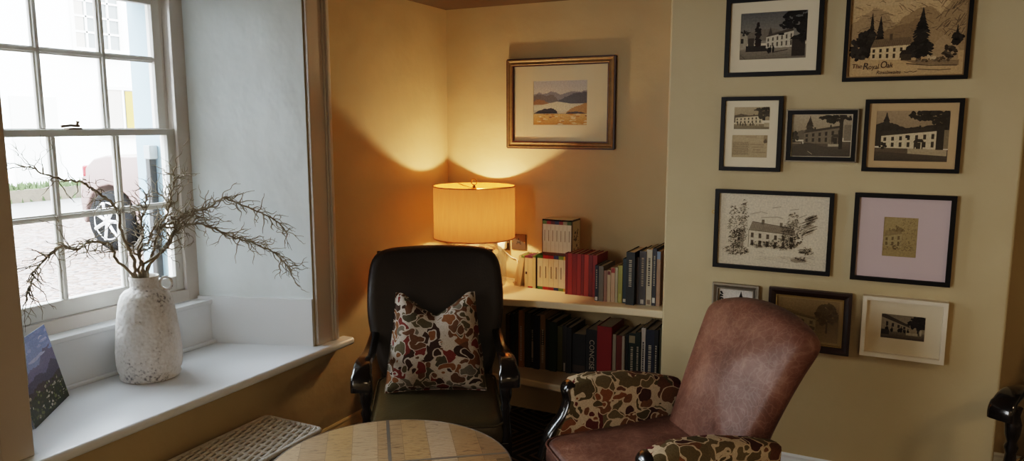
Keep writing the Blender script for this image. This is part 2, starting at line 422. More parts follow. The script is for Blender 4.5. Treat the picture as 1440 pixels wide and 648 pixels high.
# ------------------------------------------------------------------ material set
M_wall = wall_mat()
M_white = mat('white_gloss_paint', rgb(236, 240, 244), .32, nscale=3, namt=.02, bump=.08, bscale=9)
M_plaster = mat('white_plaster', rgb(228, 236, 238), .55, nscale=3.5, namt=.08, bump=.6, bscale=4, bdist=.03, stretch=(1, 1, .7))
M_sash = mat('sash_paint', rgb(214, 212, 206), .4, nscale=8, namt=.03)
M_trim = mat('architrave_paint', rgb(206, 198, 190), .35, nscale=4, namt=.03)
M_shelf = mat('cream_shelf_paint', rgb(226, 208, 172), .38, nscale=6, namt=.03)
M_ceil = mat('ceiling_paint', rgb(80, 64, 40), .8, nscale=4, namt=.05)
M_carpet = carpet_mat()
M_black = mat('black_frame', rgb(14, 11, 10), .45, spec=.22)
M_blackwood = mat('black_lacquer', rgb(20, 14, 11), .2, coat=.6, spec=.6)
M_darkwood = mat('dark_stained_wood', rgb(44, 24, 15), .28, nscale=14, namt=.25, coat=.5, stretch=(1, 6, 6))
M_darkleather = mat('dark_olive_leather', rgb(76, 66, 41), .36, nscale=6, namt=.14, bump=.12, bscale=120)
M_backleather = mat('dark_brown_leather', rgb(36, 26, 17), .5, nscale=6, namt=.12, bump=.12, bscale=120)
M_leather = leather_brown()
M_leaf = leaf_fabric('leaf_print_cotton', 16)
M_leafwarm = leaf_fabric('leaf_print_upholstery', 14.5, 3.0, True)
M_tablewood = table_wood()
M_strip = mat('zinc_strip', rgb(132, 126, 118), .45, .6, nscale=20, namt=.1)
M_iron = mat('black_iron', rgb(28, 26, 25), .5, .4)
M_wicker = mat('grey_wicker', rgb(238, 222, 212), .7, nscale=30, namt=.25)
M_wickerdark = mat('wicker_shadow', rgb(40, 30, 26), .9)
M_vase = vase_mat()
M_bark = mat('twig_bark', rgb(142, 130, 110), .85, nscale=25, namt=.45, bump=.4, bscale=60)
M_pane = thin_glass('window_glass', .8)
M_picglass = thin_glass('picture_glass', .55)
M_lampglass = thin_glass('clear_lamp_glass', .75, (.97, .98, .97, 1))
M_mount = mat('cream_mount', rgb(232, 218, 190), .8)
M_paper = mat('page_block', rgb(206, 190, 160), .9, nscale=90, namt=.1, stretch=(8, 1, .2))
M_art = art_mat('printed_picture', grain=.05)
M_brass = mat('brass', rgb(190, 150, 80), .3, 1)
M_chrome = mat('brushed_steel', rgb(112, 98, 82), .38, .9)
M_plastic = mat('white_plastic', rgb(232, 226, 212), .4)
M_blackplastic = mat('black_plastic', rgb(24, 22, 20), .4)
def flat(c, rough=.55): return mat('cover_%02x%02x%02x' % c, rgb(*c), rough, nscale=30, namt=.06)
_fc = {}
def cover(c, rough=.5):
    if c not in _fc: _fc[c] = flat(c, rough)
    return _fc[c]
# ================================================================== the setting
CEIL = 2.165
YA, YB = -2.335, -1.12           # window opening on the room face of wall_left
FA, FB = -2.165, -1.293          # opening where the splayed reveals meet the frame
XF, XO = -.50, -.82              # frame plane, outer face of the wall
SILL = .59
HEAD = 2.11

# floor, ceiling
struct(MB().box(-.0, 5.2, -6, 0, -.1, 0).build('floor', M_carpet))
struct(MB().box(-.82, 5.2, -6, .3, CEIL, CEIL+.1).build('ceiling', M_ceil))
# left wall: piers with splayed reveals, apron and lintel
w = MB()
w.prism([(0, YB), (0, .3), (XO, .3), (XO, FB-.02), (XF-.14, FB-.02), (XF-.14, FB), (XF, FB)], 0, CEIL)
w.prism([(0, YA), (XF, FA), (XF-.14, FA), (XF-.14, FA+.02), (XO, FA+.02), (XO, -6), (0, -6)], 0, CEIL)
w.box(XO, 0, YA, YB, 0, SILL-.04)
w.box(XO, 0, YA, YB, HEAD, CEIL)
wl = struct(w.build('wall_left', M_wall))
# white plaster skins of the splayed reveals (thin linings just proud of the wall)
def lining(name, m, z0, z1, far=True, off=.003, t=.004):
    (a, b) = ((-.002, YB), (XF, FB)) if far else ((-.002, YA), (XF, FA))
    d = Vector((b[0]-a[0], b[1]-a[1])).normalized(); n = Vector((d.y, -d.x)) if far else Vector((-d.y, d.x))
    if far and n.y > 0: n = -n
    if not far and n.y < 0: n = -n
    p = [Vector(a)+n*off*0, Vector(b)+n*off*0, Vector(b)+n*(off+t), Vector(a)+n*(off+t)]
    o = MB().prism([tuple(q) for q in p], z0, z1).build(name, m)
    return struct(o)
lining('trim_1', M_plaster, .80, HEAD, True)
lining('trim_2', M_plaster, .80, HEAD, False)
lining('trim_3', M_white, SILL, .80, True, off=.010, t=.012)
lining('trim_4', M_white, SILL, .80, False, off=.0, t=.004)
struct(MB().prism([(0, YA), (0, YB), (XF, FB), (XF, FA)], HEAD-.004, HEAD).build('trim_5', M_plaster))
# riser and ledge under the sash
struct(MB().box(-.47, -.436, FA-.03, FB+.03, SILL, .775).build('trim_6', M_white))
struct(MB().box(-.52, -.428, FA-.02, FB+.028, .768, .788).build('trim_7', M_white, bevel=.004))
struct(MB().box(-.436, -.418, FA-.02, FB+.02, SILL, .606).build('trim_8', M_white, bevel=.006))
# window board with a rounded nosing
sb = MB()
sb.prism([(.072, -2.9), (.072, -.935), (0, -.935), (0, YB), (-.44, FB+.02), (-.44, FA-.02), (0, YA), (0, -2.9)], SILL-.034, SILL)
struct(sb.build('trim_9', M_white, bevel=.015, seg=4))
# architrave: flat board, bead and outer moulding
def architrave(name, y0, s):
    a = MB()
    def strip(u0, u1, d): 
        ya, yb = sorted((y0+s*u0, y0+s*u1)); a.box(0, d, ya, yb, SILL, HEAD+.03)
    strip(0, .092, .016); strip(.092, .104, .022); strip(.104, .122, .030); strip(.122, .136, .020)
    return struct(a.build(name, M_trim, bevel=.004))
architrave('trim_10', YB+.002, 1)
architrave('trim_11', YA-.002, -1)
# back wall, chimney breast, outer walls of the room
struct(MB().box(0, 5.2, 0, .3, 0, CEIL).build('wall_back', M_wall))
CX0, CX1, CY = 1.345, 2.617, -.4
struct(MB().box(CX0, CX1, CY, -.001, 0, CEIL).build('wall_center', M_wall, bevel=.012, seg=3))
struct(MB().box(5.2, 5.4, -6, .3, 0, CEIL).build('wall_right', M_wall))
struct(MB().box(-.82, 5.4, -6.2, -6, 0, CEIL).build('wall_front', M_wall))
# baseboards with an ogee top
def skirting(name, p, q, nrm, m):
    d = Vector((q[0]-p[0], q[1]-p[1])); L = d.length; d.normalize(); n = Vector(nrm)
    prof = [(0, 0), (.020, 0), (.020, .135), (.016, .142), (.016, .150), (.013, .160), (.009, .172), (.009, .182), (.004, .190), (0, .190)]
    vs = []; k = len(prof)
    for s_ in (0, L):
        for u, z in prof: vs.append((p[0]+d.x*s_+n.x*u, p[1]+d.y*s_+n.y*u, z))
    fs = [list(range(k)), list(range(k, 2*k))]+[(i, (i+1) % k, k+(i+1) % k, k+i) for i in range(k)]
    return struct(MB().add(vs, fs).build(name, m))
M_skirtcream = mat('cream_skirting', rgb(212, 188, 140), .4)
skirting('baseboard_left', (0, -6), (0, -.001), (1, 0), M_skirtcream)
skirting('baseboard_back', (.02, 0), (CX0, 0), (0, -1), M_skirtcream)
skirting('baseboard_center', (CX0, CY), (CX1, CY), (0, -1), M_white)
skirting('baseboard_right', (CX1, 0), (5.2, 0), (0, -1), M_white)

# ------------------------------------------------------------------ sash window
win = bpy.data.objects.new('window_1', None); COL.objects.link(win); struct(win)
GA, GB = -2.118, -1.398          # glass edges
f = MB()                          # box frame, bead and sill of the frame
for s, (a, b) in ((1, (FB-.056, FB)), (-1, (FA, FA+.056))):
    f.box(XF-.125, XF, a, b, .79, HEAD)
f.box(XF-.125, XF, FA, FB, HEAD-.03, HEAD)
f.box(XF-.135, XF-.002, FA, FB, .775, .838)
for a, b in ((FB-.070, FB-.056), (FA+.056, FA+.070)):
    f.box(XF-.014, XF+.004, a, b, .838, HEAD-.03)
    f.box(XF-.070, XF-.062, a, b, .838, HEAD-.03)
f.build('window_frame', M_trim, win, bevel=.003)
YC1, YC2 = -1.876, -1.622
def sash(name, xc, z0, z1, bot, top, hz, ga=GA, gb=GB):
    t = .019; s = MB()
    s.box(xc-t, xc+t, gb, gb+.048, z0, z1); s.box(xc-t, xc+t, ga-.048, ga, z0, z1)
    s.box(xc-t, xc+t, ga, gb, z0, z0+bot); s.box(xc-t, xc+t, ga, gb, z1-top, z1)
    for y in (YC1, YC2):
        s.box(xc-t, xc+t, y-.007, y+.007, z0+bot, z1-top); s.box(xc-t*.45, xc+t*.45, y-.0125, y+.0125, z0+bot, z1-top)
    s.box(xc-t, xc+t, ga, gb, hz-.007, hz+.007); s.box(xc-t*.45, xc+t*.45, ga, gb, hz-.0125, hz+.0125)
    o = s.build(name, M_sash, win, bevel=.0025)
    MB().box(xc-.0015, xc+.0015, ga, gb, z0+bot, z1-top).build('pane', M_pane, o)
    return o
lower = sash('lower_sash', -.535, .840, 1.532, .062, .026, 1.212)
upper = sash('upper_sash', -.582, 1.508, 2.085, .028, .045, 1.817)
c = MB(); c.box(-.545, -.515, -1.815, -1.765, 1.532, 1.538); c.tube([(-.53, -1.765, 1.545), (-.53, -1.80, 1.547), (-.53, -1.835, 1.543)], .005)
c.tube([(-.53, -1.775, 1.540), (-.53, -1.772, 1.556), (-.53, -1.770, 1.562)], [.006, .005, .008])
c.build('sash_catch', M_chrome, win, smooth=60)

# ================================================================== outside
GZ = .25
M_render = mat('white_render', rgb(240, 240, 238), .85, nscale=2, namt=.02)
M_bluewhite = mat('painted_reveal', rgb(132, 156, 172), .8, nscale=12, namt=.05, bump=.3, bscale=20)
struct(MB().box(-40, XO, -30, 40, GZ-.3, GZ).build('ground', gravel_mat()))
struct(MB().box(-10.6, -8.2, -30, 40, GZ, GZ+.012).build('road', mat('wet_road', rgb(92, 90, 88), .35, nscale=1.5, namt=.12)))
struct(MB().prism([(XO-.004, FB-.02), (XO-.004, FB+.6), (XO, FB+.6), (XO, FB-.004), (XF-.145, FB-.004), (XF-.145, FB-.025), (XO-.004, FB-.025)], .3, 3.2).build('trim_12', M_bluewhite))
# stone verge with grass
struct(MB().box(-11.4, -10.6, -30, 40, GZ, GZ+.22).build('verge_stones', mat('verge_stone', rgb(66, 58, 46), .9, nscale=6, namt=.35, bump=.8, bscale=8)))
g = MB(); rg = random.Random(3)
for i in range(2600):
    x = -10.58-rg.random()*.6; y = rg.uniform(-2, 11); h = rg.uniform(.04, .11)*(1.3 if math.sin(y*1.7)+math.sin(y*.6) > .2 else .5); a = rg.uniform(0, PI)
    z = GZ+(.21 if x < -10.62 else .0); dx, dy = math.cos(a)*.03, math.sin(a)*.03
    g.add([(x-dx, y-dy, z), (x+dx, y+dy, z), (x+rg.uniform(-.05, .05), y+rg.uniform(-.05, .05), z+h)], [(0, 1, 2)])
o = g.build('grass', mat('verge_grass', rgb(50, 62, 30), .9, nscale=3, namt=.3)); tag(o, 'green grass growing along the stone verge across the road', 'grass', kind='stuff')
# drainpipe in the outer reveal
dp = thing('drainpipe', 'black drainpipe on the pale outer reveal outside the window', 'pipe', (-.70, FB-.055, GZ))
MB().box(-.016, .016, -.012, .022, 0, 1.19).build('pipe', M_blackplastic, dp, bevel=.006)
MB().box(-.02, .02, -.014, .028, 1.15, 1.21).build('bracket', mat('pipe_bracket', rgb(150, 160, 165), .5), dp, bevel=.004)
# house over the road
hs = thing('house', 'white rendered house with sash windows across the road', 'house', (-13, 6, 0))
hw = MB().box(-6, 0, -16, 16, 0, 6.2).build('wall', M_render, hs)
MB().prism([(.5, 6.1), (-3, 8.6), (-6.5, 6.1)], -16.3, 16.3, 'y').build('roof', mat('slate_roof', rgb(104, 118, 120), .8, nscale=5, namt=.2), hs)
MB().box(0, .34, -16.3, 16.3, 6.0, 6.12).build('gutter', mat('teal_gutter', rgb(120, 170, 166), .5), hs)
M_hglass = mat('house_pane', rgb(96, 100, 98), .2, nscale=2, namt=.15)
M_curtain = mat('pale_curtain', rgb(150, 142, 132), .9, nscale=8, namt=.12, stretch=(1, 8, .3))
M_yellow = mat('yellow_blind', rgb(132, 104, 34), .8)
def hwin(y0, y1, z0, z1, cols, rows, curtain=None, yel=None):
    fr = MB(); fr.box(0, .05, y0-.07, y0, z0-.07, z1+.07); fr.box(0, .05, y1, y1+.07, z0-.07, z1+.07)
    fr.box(0, .05, y0, y1, z0-.07, z0); fr.box(0, .05, y0, y1, z1, z1+.07); fr.box(0, .16, y0-.15, y1+.15, z0-.16, z0-.07)
    for i in range(1, cols): y = y0+(y1-y0)*i/cols; fr.box(0.004, .045, y-.02, y+.02, z0, z1)
    for i in range(1, rows): z = z0+(z1-z0)*i/rows; fr.box(0.004, .045, y0, y1, z-.02, z+.02)
    w_ = fr.build('window', M_sash, hs)
    MB().box(.002, .012, y0, y1, z0, z1).build('pane', M_hglass, w_)
    if curtain:
        MB().box(.014, .03, curtain[0], curtain[1], z0, z1).build('curtain', M_curtain, w_)
    if yel:
        MB().box(.014, .03, yel[0], yel[1], z0, z1-.02).build('blind', M_yellow, w_)
hwin(.42, 1.42, 3.15, 4.75, 4, 5, (.42, .62))
hwin(.92, 1.86, 1.46, 2.30, 2, 1, (.94, 1.36), (1.46, 1.78))
hwin(-4.2, -3.2, 3.15, 4.6, 3, 4); hwin(-8.0, -7.0, 3.15, 4.6, 3, 4); hwin(-4.2, -3.2, 1.2, 2.4, 3, 3); hwin(4.6, 5.6, 3.15, 4.6, 3, 4); hwin(4.6, 5.6, 1.2, 2.4, 3, 3)
MB().box(0, .05, -1.0, -.1, .2, 2.1).build('door', mat('pale_door', rgb(196, 196, 190), .5), hs)
# parked car: rear end towards the left of the view
M_car = mat('silver_car_paint', rgb(112, 92, 88), .3, .2, coat=.4)
M_rubber = mat('tyre_rubber', rgb(16, 16, 17), .9, spec=.1)
M_alloy = mat('alloy_wheel', rgb(190, 190, 190), .4, .3)
M_carglass = mat('car_window', rgb(70, 80, 84), .1)
wb = on_wall(165, 348, (-4.3, 1), (-4.3, 3))
dcam = ray(170, 350); tt = (GZ-CAM.z)/dcam.z; wb = CAM+dcam*tt
v_ = Vector((wb.x-CAM.x, wb.y-CAM.y, 0)).normalized(); r_v = Vector((-v_.y, v_.x, 0))*-1
hd_ = r_v*.62-v_*.78
car = thing('car', 'silver car parked nose-in on the gravel outside, seen through the lower sash', 'car', (wb.x, wb.y, GZ), math.atan2(hd_.y, hd_.x))
# local x forward, y to the car's left; rear wheel on the right side is nearest the house front -> body spans y 0..1.6
def arch_side(y, flip):
    """body side outline with wheel arches (x forward from rear axle)"""
    pts = [(-.42, .30), (-.44, .50), (-.42, .70), (-.34, .85), (-.20, .95), (0, .99), (.35, .985), (.55, 1.0), (2.45, .98), (2.95, .92), (3.12, .78), (3.18, .55), (3.12, .30), (2.85, .26)]
    for k in range(9): a = R(0+180*k/8); pts.append((2.45+.37*math.cos(a), .31+.37*math.sin(a)))
    pts += [(2.05, .22), (.45, .22)]
    for k in range(9): a = R(0+180*k/8); pts.append((.0+.37*math.cos(a), .31+.37*math.sin(a)))
    pts.append((-.40, .26)); return pts
MB().prism(arch_side(0, 0), -.09, 1.62, 'y').build('body', M_car, car, bevel=.09, seg=4)
cab = MB(); lo = [(.45, .98), (2.35, .98)]; 
cab.add([(.35, -.02, .97), (2.5, -.02, .97), (1.85, .16, 1.42), (.85, .16, 1.42), (.35, 1.55, .97), (2.5, 1.55, .97), (1.85, 1.37, 1.42), (.85, 1.37, 1.42)],
        [(0, 1, 2, 3), (4, 5, 6, 7), (3, 2, 6, 7), (0, 3, 7, 4), (1, 2, 6, 5), (0, 1, 5, 4)])
cab.build('cabin', M_carglass, car, bevel=.05, seg=3)
MB().box(.82, 1.88, .12, 1.41, 1.40, 1.45).build('roof', M_car, car, bevel=.03, seg=3)
for wx in (0, 2.45):
    for wy, s in ((-.03, -1), (1.56, 1)):
        Mw = Matrix.Translation((wx, wy, .31)) @ Matrix.Rotation(R(90), 4, 'X')
        wh = MB().lathe([(.20, -.10), (.27, -.10), (.305, -.06), (.31, 0), (.305, .06), (.27, .10), (.20, .10)], seg=36, M=Mw).build('wheel', M_rubber, car, smooth=50)
        al = MB(); al.lathe([(.215, -.085*s), (.19, -.108*s), (.17, -.085*s)], seg=36, M=Mw, cap=False)
        al.lathe([(.0, -.11*s), (.05, -.11*s), (.05, -.06*s)], seg=20, M=Mw, cap=False)
        for k in range(7):
            a = 2*PI*k/7; al.tube([Mw @ Vector((.03*math.cos(a), .03*math.sin(a), -.10*s)), Mw @ Vector((.2*math.cos(a), .2*math.sin(a), -.10*s))], .02, seg=6)
        al.build('hub_cap', M_alloy, wh, smooth=50)
MB().box(-.37, -.32, -.10, .02, .76, .88).build('tail_lamp', mat('red_lamp', rgb(130, 16, 24), .2), car, bevel=.02)
MB().box(-.455, -.43, .45, .98, .50, .62).build('number_plate', mat('grey_plate', rgb(120, 120, 124), .5), car, bevel=.005)
MB().box(.62, .80, -.115, -.088, .80, .835).build('door_handle', M_alloy, car, bevel=.008)
MB().box(-.50, -.40, .05, 1.5, .30, .44).build('bumper', M_car, car, bevel=.03, seg=3)

# ------------------------------------------------------------------ light
wd = bpy.data.worlds.new('overcast'); SC.world = wd; wd.use_nodes = True
wt = wd.node_tree; bg = wt.nodes['Background']
tcw = wt.nodes.new('ShaderNodeTexCoord'); sxw = wt.nodes.new('ShaderNodeSeparateXYZ'); wt.links.new(tcw.outputs['Generated'], sxw.inputs[0])
rw = wt.nodes.new('ShaderNodeValToRGB'); rw.color_ramp.elements[0].position = .45; rw.color_ramp.elements[0].color = (.50, .56, .60, 1)
rw.color_ramp.elements[1].position = .75; rw.color_ramp.elements[1].color = (.82, .92, 1.0, 1)
mw = wt.nodes.new('ShaderNodeMath'); mw.operation = 'MULTIPLY_ADD'; mw.inputs[1].default_value = .5; mw.inputs[2].default_value = .5
wt.links.new(sxw.outputs['Z'], mw.inputs[0]); wt.links.new(mw.outputs[0], rw.inputs['Fac']); wt.links.new(rw.outputs['Color'], bg.inputs['Color'])
bg.inputs['Strength'].default_value = 30
def light(name, kind, loc, energy, col, **kw):
    d = bpy.data.lights.new(name, kind); d.energy = energy; d.color = col
    o = bpy.data.objects.new(name, d); COL.objects.link(o); o.location = loc
    for k, v in kw.items():
        if k == 'rot': o.rotation_euler = v
        else: setattr(d, k, v)
    return o
pl = light('window_portal', 'AREA', (XO-.01, (FA+FB)/2, 1.45), 1, (1, 1, 1), shape='RECTANGLE', size=1.35, size_y=.9, rot=(0, R(-90), 0))
pl.data.cycles.is_portal = True
LAMP = Vector((.305, -.24, 0))
light('lamp_bulb', 'POINT', (LAMP.x, LAMP.y, 1.085), 21, (1, .72, .42), shadow_soft_size=.025)
# warm ceiling lights of the room behind the camera
light('ceiling_light', 'AREA', (3.3, -4.6, CEIL-.03), 14, (1, .74, .46), shape='DISK', size=.5)
light('ceiling_light', 'AREA', (3.9, -2.0, CEIL-.03), 8, (1, .72, .42), shape='DISK', size=.3)
# added daylight fill lamp by the same wall, behind the camera; no window there
light('daylight_fill', 'AREA', (.06, -4.6, 1.45), 85, (.95, .97, 1), shape='RECTANGLE', size=1.4, size_y=2.0, rot=(0, R(-90), 0))
SC.view_settings.view_transform = 'Filmic'
SC.view_settings.look = 'Medium High Contrast'
SC.view_settings.exposure = 0.15
# ================================================================== alcove shelves
def shelf(name, z, front, th, label):
    pts = smooth_path([(x, y, 0) for x, y in front], 6)
    out = [(p.x, p.y) for p in pts]+[(front[-1][0], -.001), (front[0][0], -.001)]
    o = MB().prism(out, z-th, z).build(name, M_shelf, bevel=.008, seg=3)
    return tag(o, label, 'shelf', 'alcove shelves')
Z1, Z2 = .722, .320
shelf('alcove_shelf', Z1, [(.002, -.55), (.3, -.51), (.59, -.46), (.77, -.421), (.97, -.396), (1.15, -.370), (1.343, -.350)], .036,
      'upper cream painted alcove shelf with bowed front holding the lamp and books')
shelf('alcove_shelf', Z2, [(.022, -.44), (.3, -.41), (.60, -.405), (.77, -.416), (.90, -.416), (1.15, -.395), (1.343, -.365)], .036,
      'lower cream painted alcove shelf in shadow holding dark hardbacks')

# ================================================================== table lamp
lp = thing('table_lamp', 'glass table lamp with lit ochre drum shade on the upper alcove shelf', 'lamp', (LAMP.x, LAMP.y, Z1))
SR, SB, ST = .210, .972-Z1, 1.238-Z1
m, t, b = nodes('lamp_shade_fabric'); t.nodes.remove(b)
df = N(t, 'ShaderNodeBsdfDiffuse'); tl = N(t, 'ShaderNodeBsdfTranslucent'); ms = N(t, 'ShaderNodeMixShader'); ms.inputs['Fac'].default_value = .165
tc = N(t, 'ShaderNodeTexCoord'); nz = N(t, 'ShaderNodeTexNoise'); setin(nz, Scale=60.0, Detail=3.0)
mp = N(t, 'ShaderNodeMapping'); mp.inputs['Scale'].default_value = (1, 1, .15); t.links.new(tc.outputs['Object'], mp.inputs['Vector']); t.links.new(mp.outputs['Vector'], nz.inputs['Vector'])
rr = ramp(t, [(.3, rgb(182, 114, 56)), (.7, rgb(194, 126, 64))]); t.links.new(nz.outputs['Fac'], rr.inputs['Fac'])
t.links.new(rr.outputs['Color'], df.inputs['Color']); tl.inputs['Color'].default_value = rgb(184, 126, 76)
t.links.new(df.outputs[0], ms.inputs[1]); t.links.new(tl.outputs[0], ms.inputs[2]); t.links.new(ms.outputs[0], t.nodes['Material Output'].inputs['Surface'])
M_shade = m
sh = MB().lathe([(SR, SB), (SR, SB+.13), (SR, ST)], seg=72, cap=False).build('lamp_shade', M_shade, lp, smooth=180)
for z in (SB, ST): MB().tube([(SR*math.cos(2*PI*k/72), SR*math.sin(2*PI*k/72), z) for k in range(72)], .0028, 6, closed=True).build('trim_ring', M_shade, sh, smooth=180)
sp = MB()
for k in range(3):
    a = 2*PI*k/3+.4; sp.tube([(0, 0, ST-.015), (SR*math.cos(a), SR*math.sin(a), ST-.004)], .0022, 6)
sp.lathe([(.014, ST-.022), (.014, ST-.010)], seg=16)
sp.build('shade_spider', M_brass, sh, smooth=60)
fn = MB(); fn.lathe([(.006, ST-.012), (.010, ST-.006), (.006, ST), (.004, ST+.006)], seg=14)
fn.tube([(.016*math.cos(2*PI*k/20), 0, ST+.020+.016*math.sin(2*PI*k/20)) for k in range(20)], .003, 6, closed=True)
fn.build('finial', M_brass, lp, smooth=60)
prof = [(.135, 0), (.160, .004), (.166, .02), (.166, .13), (.160, .165), (.140, .195), (.10, .215), (.055, .226), (.034, .236), (.032, .262)]
MB().lathe(prof, seg=56, cap=False).build('glass_base', M_lampglass, lp, smooth=50)
MB().lathe([(.0, .262), (.036, .262), (.038, .272), (.030, .285), (.014, .292), (.014, .315), (.021, .318), (.021, .345), (.0, .347)], seg=24).build('bulb_holder', M_brass, lp, smooth=45)
m, t, b = nodes('lit_bulb'); b.inputs['Emission Color'].default_value = (1, .62, .26, 1); b.inputs['Emission Strength'].default_value = 12; b.inputs['Base Color'].default_value = (1, .9, .7, 1)
MB().lathe([(.001, .343), (.013, .345), (.016, .350), (.0165, .354)], seg=20).build('bulb', m, lp, smooth=60)
cb = tag(MB().tube(smooth_path([(.33, -.03, Z1+.006), (.44, -.06, Z1+.006), (.475, -.13, Z1+.006), (.46, -.045, Z1+.03), (.44, -.012, Z1+.10), (.40, -.012, .84), (.358, -.03, .885)], 6), .003, 6).build('power_cable', M_plastic, smooth=60), 'clear white lamp cable looping from plug to glass lamp base', 'cable')

# ================================================================== sockets
def socket_plate(x0, x1, z0, z1, label, n, name='wall_socket'):
    s = thing(name, label, 'socket', ((x0+x1)/2, 0, z0)); w = (x1-x0)/2; h = z1-z0
    MB().box(-w, w, -.009, -.001, 0, h).build('face_plate', M_chrome, s, bevel=.003)
    for i in range(n):
        cx = (i-(n-1)/2)*w*2/n; k = MB()
        k.box(cx-.003, cx+.003, -.0115, -.009, h*.62, h*.76); k.box(cx-.014, cx-.008, -.0115, -.009, h*.36, h*.42); k.box(cx+.008, cx+.014, -.0115, -.009, h*.36, h*.42)
        k.build('pin_slot', M_blackplastic, s)
        MB().box(cx-.010, cx+.010, -.0125, -.009, h*.44, h*.56).build('rocker', M_blackplastic, s, bevel=.001)
    for sx in (-1, 1): MB().lathe([(.0001, 0), (.004, 0), (.003, .002)], seg=12, M=Matrix.Translation((sx*w*.82, -.009, h*.5)) @ Matrix.Rotation(R(90), 4, 'X')).build('screw', M_brass, s)
    return s
socket_plate(.245, .391, .872, .958, 'dark metal double socket right of centre behind the lamp shade', 2)
socket_plate(.092, .238, .872, .958, 'dark metal double socket nearest the corner behind the lamp', 2)
socket_plate(.402, .490, .880, .966, 'single steel wall socket plate with small rocker, right of the lamp shade', 1)
def plug(x, z, label):
    p = thing('plug', label, 'plug', (x, -.0125, z), group='white plugs behind the lamp')
    MB().pad(rrect(.05, .05, .014), .016, .008, .004, M=Matrix.Translation((0, -.0165, 0))).build('plug_body', M_plastic, p, smooth=60)
    MB().tube([(0, -.03, -.018), (0, -.034, -.03)], .006, 8).build('cable_grip', M_plastic, p, smooth=60)
plug(.358, .905, 'white plug in the dark double socket just below the shade right side')
plug(.185, .905, 'white plug in the socket nearest the corner behind the lamp')

# ================================================================== books
def book(x, w, h, d, yf, z, c, label, group, lean=0, title=None, bands=(), strip=None, pagec=None, cat='book'):
    """spine toward -y; x is the left edge of the spine"""
    t = thing('book', label, cat, (x+w/2, yf, z), group=group)
    if lean: t.rotation_euler = (0, lean, 0)
    b = min(.0022, w*.16); m = MB()
    m.box(-w/2, -w/2+b, 0, d, 0, h); m.box(w/2-b, w/2, 0, d, 0, h); m.box(-w/2+b, w/2-b, 0, b, 0, h)
    m.build('cover', cover(c), t)
    MB().box(-w/2+b, w/2-b, b+.0005, d-.004, .003, h-.004).build('pages', M_paper, t)
    for z0, z1, bc in bands:
        MB().box(-w/2-.0003, w/2+.0003, -.0006, d*.6, h*z0, h*z1).build('cover_band', cover(bc), t) if bc else None
    if strip:
        z0, z1, wf, bc = strip
        MB().box(-w*wf/2, w*wf/2, -.0007, 0, h*z0, h*z1).build('spine_label', cover(bc), t)
    return t
def text_mesh(body, size, name, m, parent=None, loc=(0, 0, 0), rot=(0, 0, 0), shear=0, ax=None, sx=1.0):
    cu = bpy.data.curves.new(name, 'FONT'); cu.body = body; cu.size = size; cu.shear = shear; cu.align_x = ax or 'LEFT'; cu.resolution_u = 3
    o = bpy.data.objects.new(name+'_source', cu); COL.objects.link(o)
    dg = bpy.context.evaluated_depsgraph_get(); me = bpy.data.meshes.new_from_object(o.evaluated_get(dg)); me.name = name
    bpy.data.objects.remove(o); bpy.data.curves.remove(cu)
    q = bpy.data.objects.new(name, me); COL.objects.link(q); me.materials.clear(); me.materials.append(m)
    q.location = loc; q.rotation_euler = rot; q.scale = (sx, 1, 1)
    if parent: q.parent = parent
    return q
M_title = mat('silver_title', rgb(168, 158, 142), .5)
def titles(t, w, h, m, z0=.2, z1=.7, seed=0):
    """unreadable small title marks down a spine"""
    r_ = random.Random(seed); k = MB(); z = h*z0
    while z < h*z1:
        l = r_.uniform(.004, .009); k.box(-w*.16, w*.16, -.0009, 0, z, z+l); z += l+r_.uniform(.002, .005)
    k.build('spine_title', m, t)

WH = (228, 216, 186)
G1 = 'pale paperbacks on the upper shelf'
book(.500, .017, .165, .118, -.175, Z1, (196, 176, 136), 'worn pale paperback leaning furthest left on the upper shelf', G1, lean=R(11), strip=(.03, .14, .6, (170, 140, 100)))
book(.522, .017, .165, .118, -.180, Z1, (206, 186, 146), 'second leaning pale paperback, against the upright thin books', G1, lean=R(9), bands=((.93, 1, (110, 130, 60)),))
book(.568, .018, .165, .118, -.185, Z1, (216, 198, 158), 'slim cream paperback with a small dark mark, left of the red-footed one', G1, strip=(.42, .50, .5, (60, 40, 36)), bands=((.94, 1, (120, 50, 56)),))
book(.588, .025, .168, .118, -.187, Z1, (222, 204, 164), 'cream paperback with purple top and red foot beside the white row', G1, bands=((.92, 1.0, (96, 44, 74)), (0, .05, (170, 50, 40))))
book(.615, .016, .170, .118, -.188, Z1, (210, 196, 150), 'thin pale paperback with a green top and dark edge, left of the white row', G1, bands=((.94, 1, (96, 120, 60)),))
book(.632, .003, .160, .118, -.189, Z1, (40, 34, 30), 'very thin black booklet between the pale paperbacks and white row', G1)
G2 = 'white paperbacks with coloured bands on the upper shelf'
bandc = [((70, 120, 50), 'green'), ((176, 44, 40), 'scarlet'), ((150, 40, 44), 'crimson'), ((40, 62, 110), 'blue'), ((110, 140, 62), 'light green'), ((206, 160, 50), 'yellow')]
x = .642
for (bc, nm), w_ in zip(bandc, (.031, .031, .029, .026, .027, .026)):
    b_ = book(x, w_-.001, .178, .118, -.190, Z1, WH, 'white paperback with %s bands in the lower row under the boxed set' % nm, G2, bands=((.90, 1, bc), (.0, .085, bc)))
    MB().box(-.0022, .0022, -.0009, 0, .06, .12).build('spine_title', cover((130, 116, 96)), b_)
    x += w_
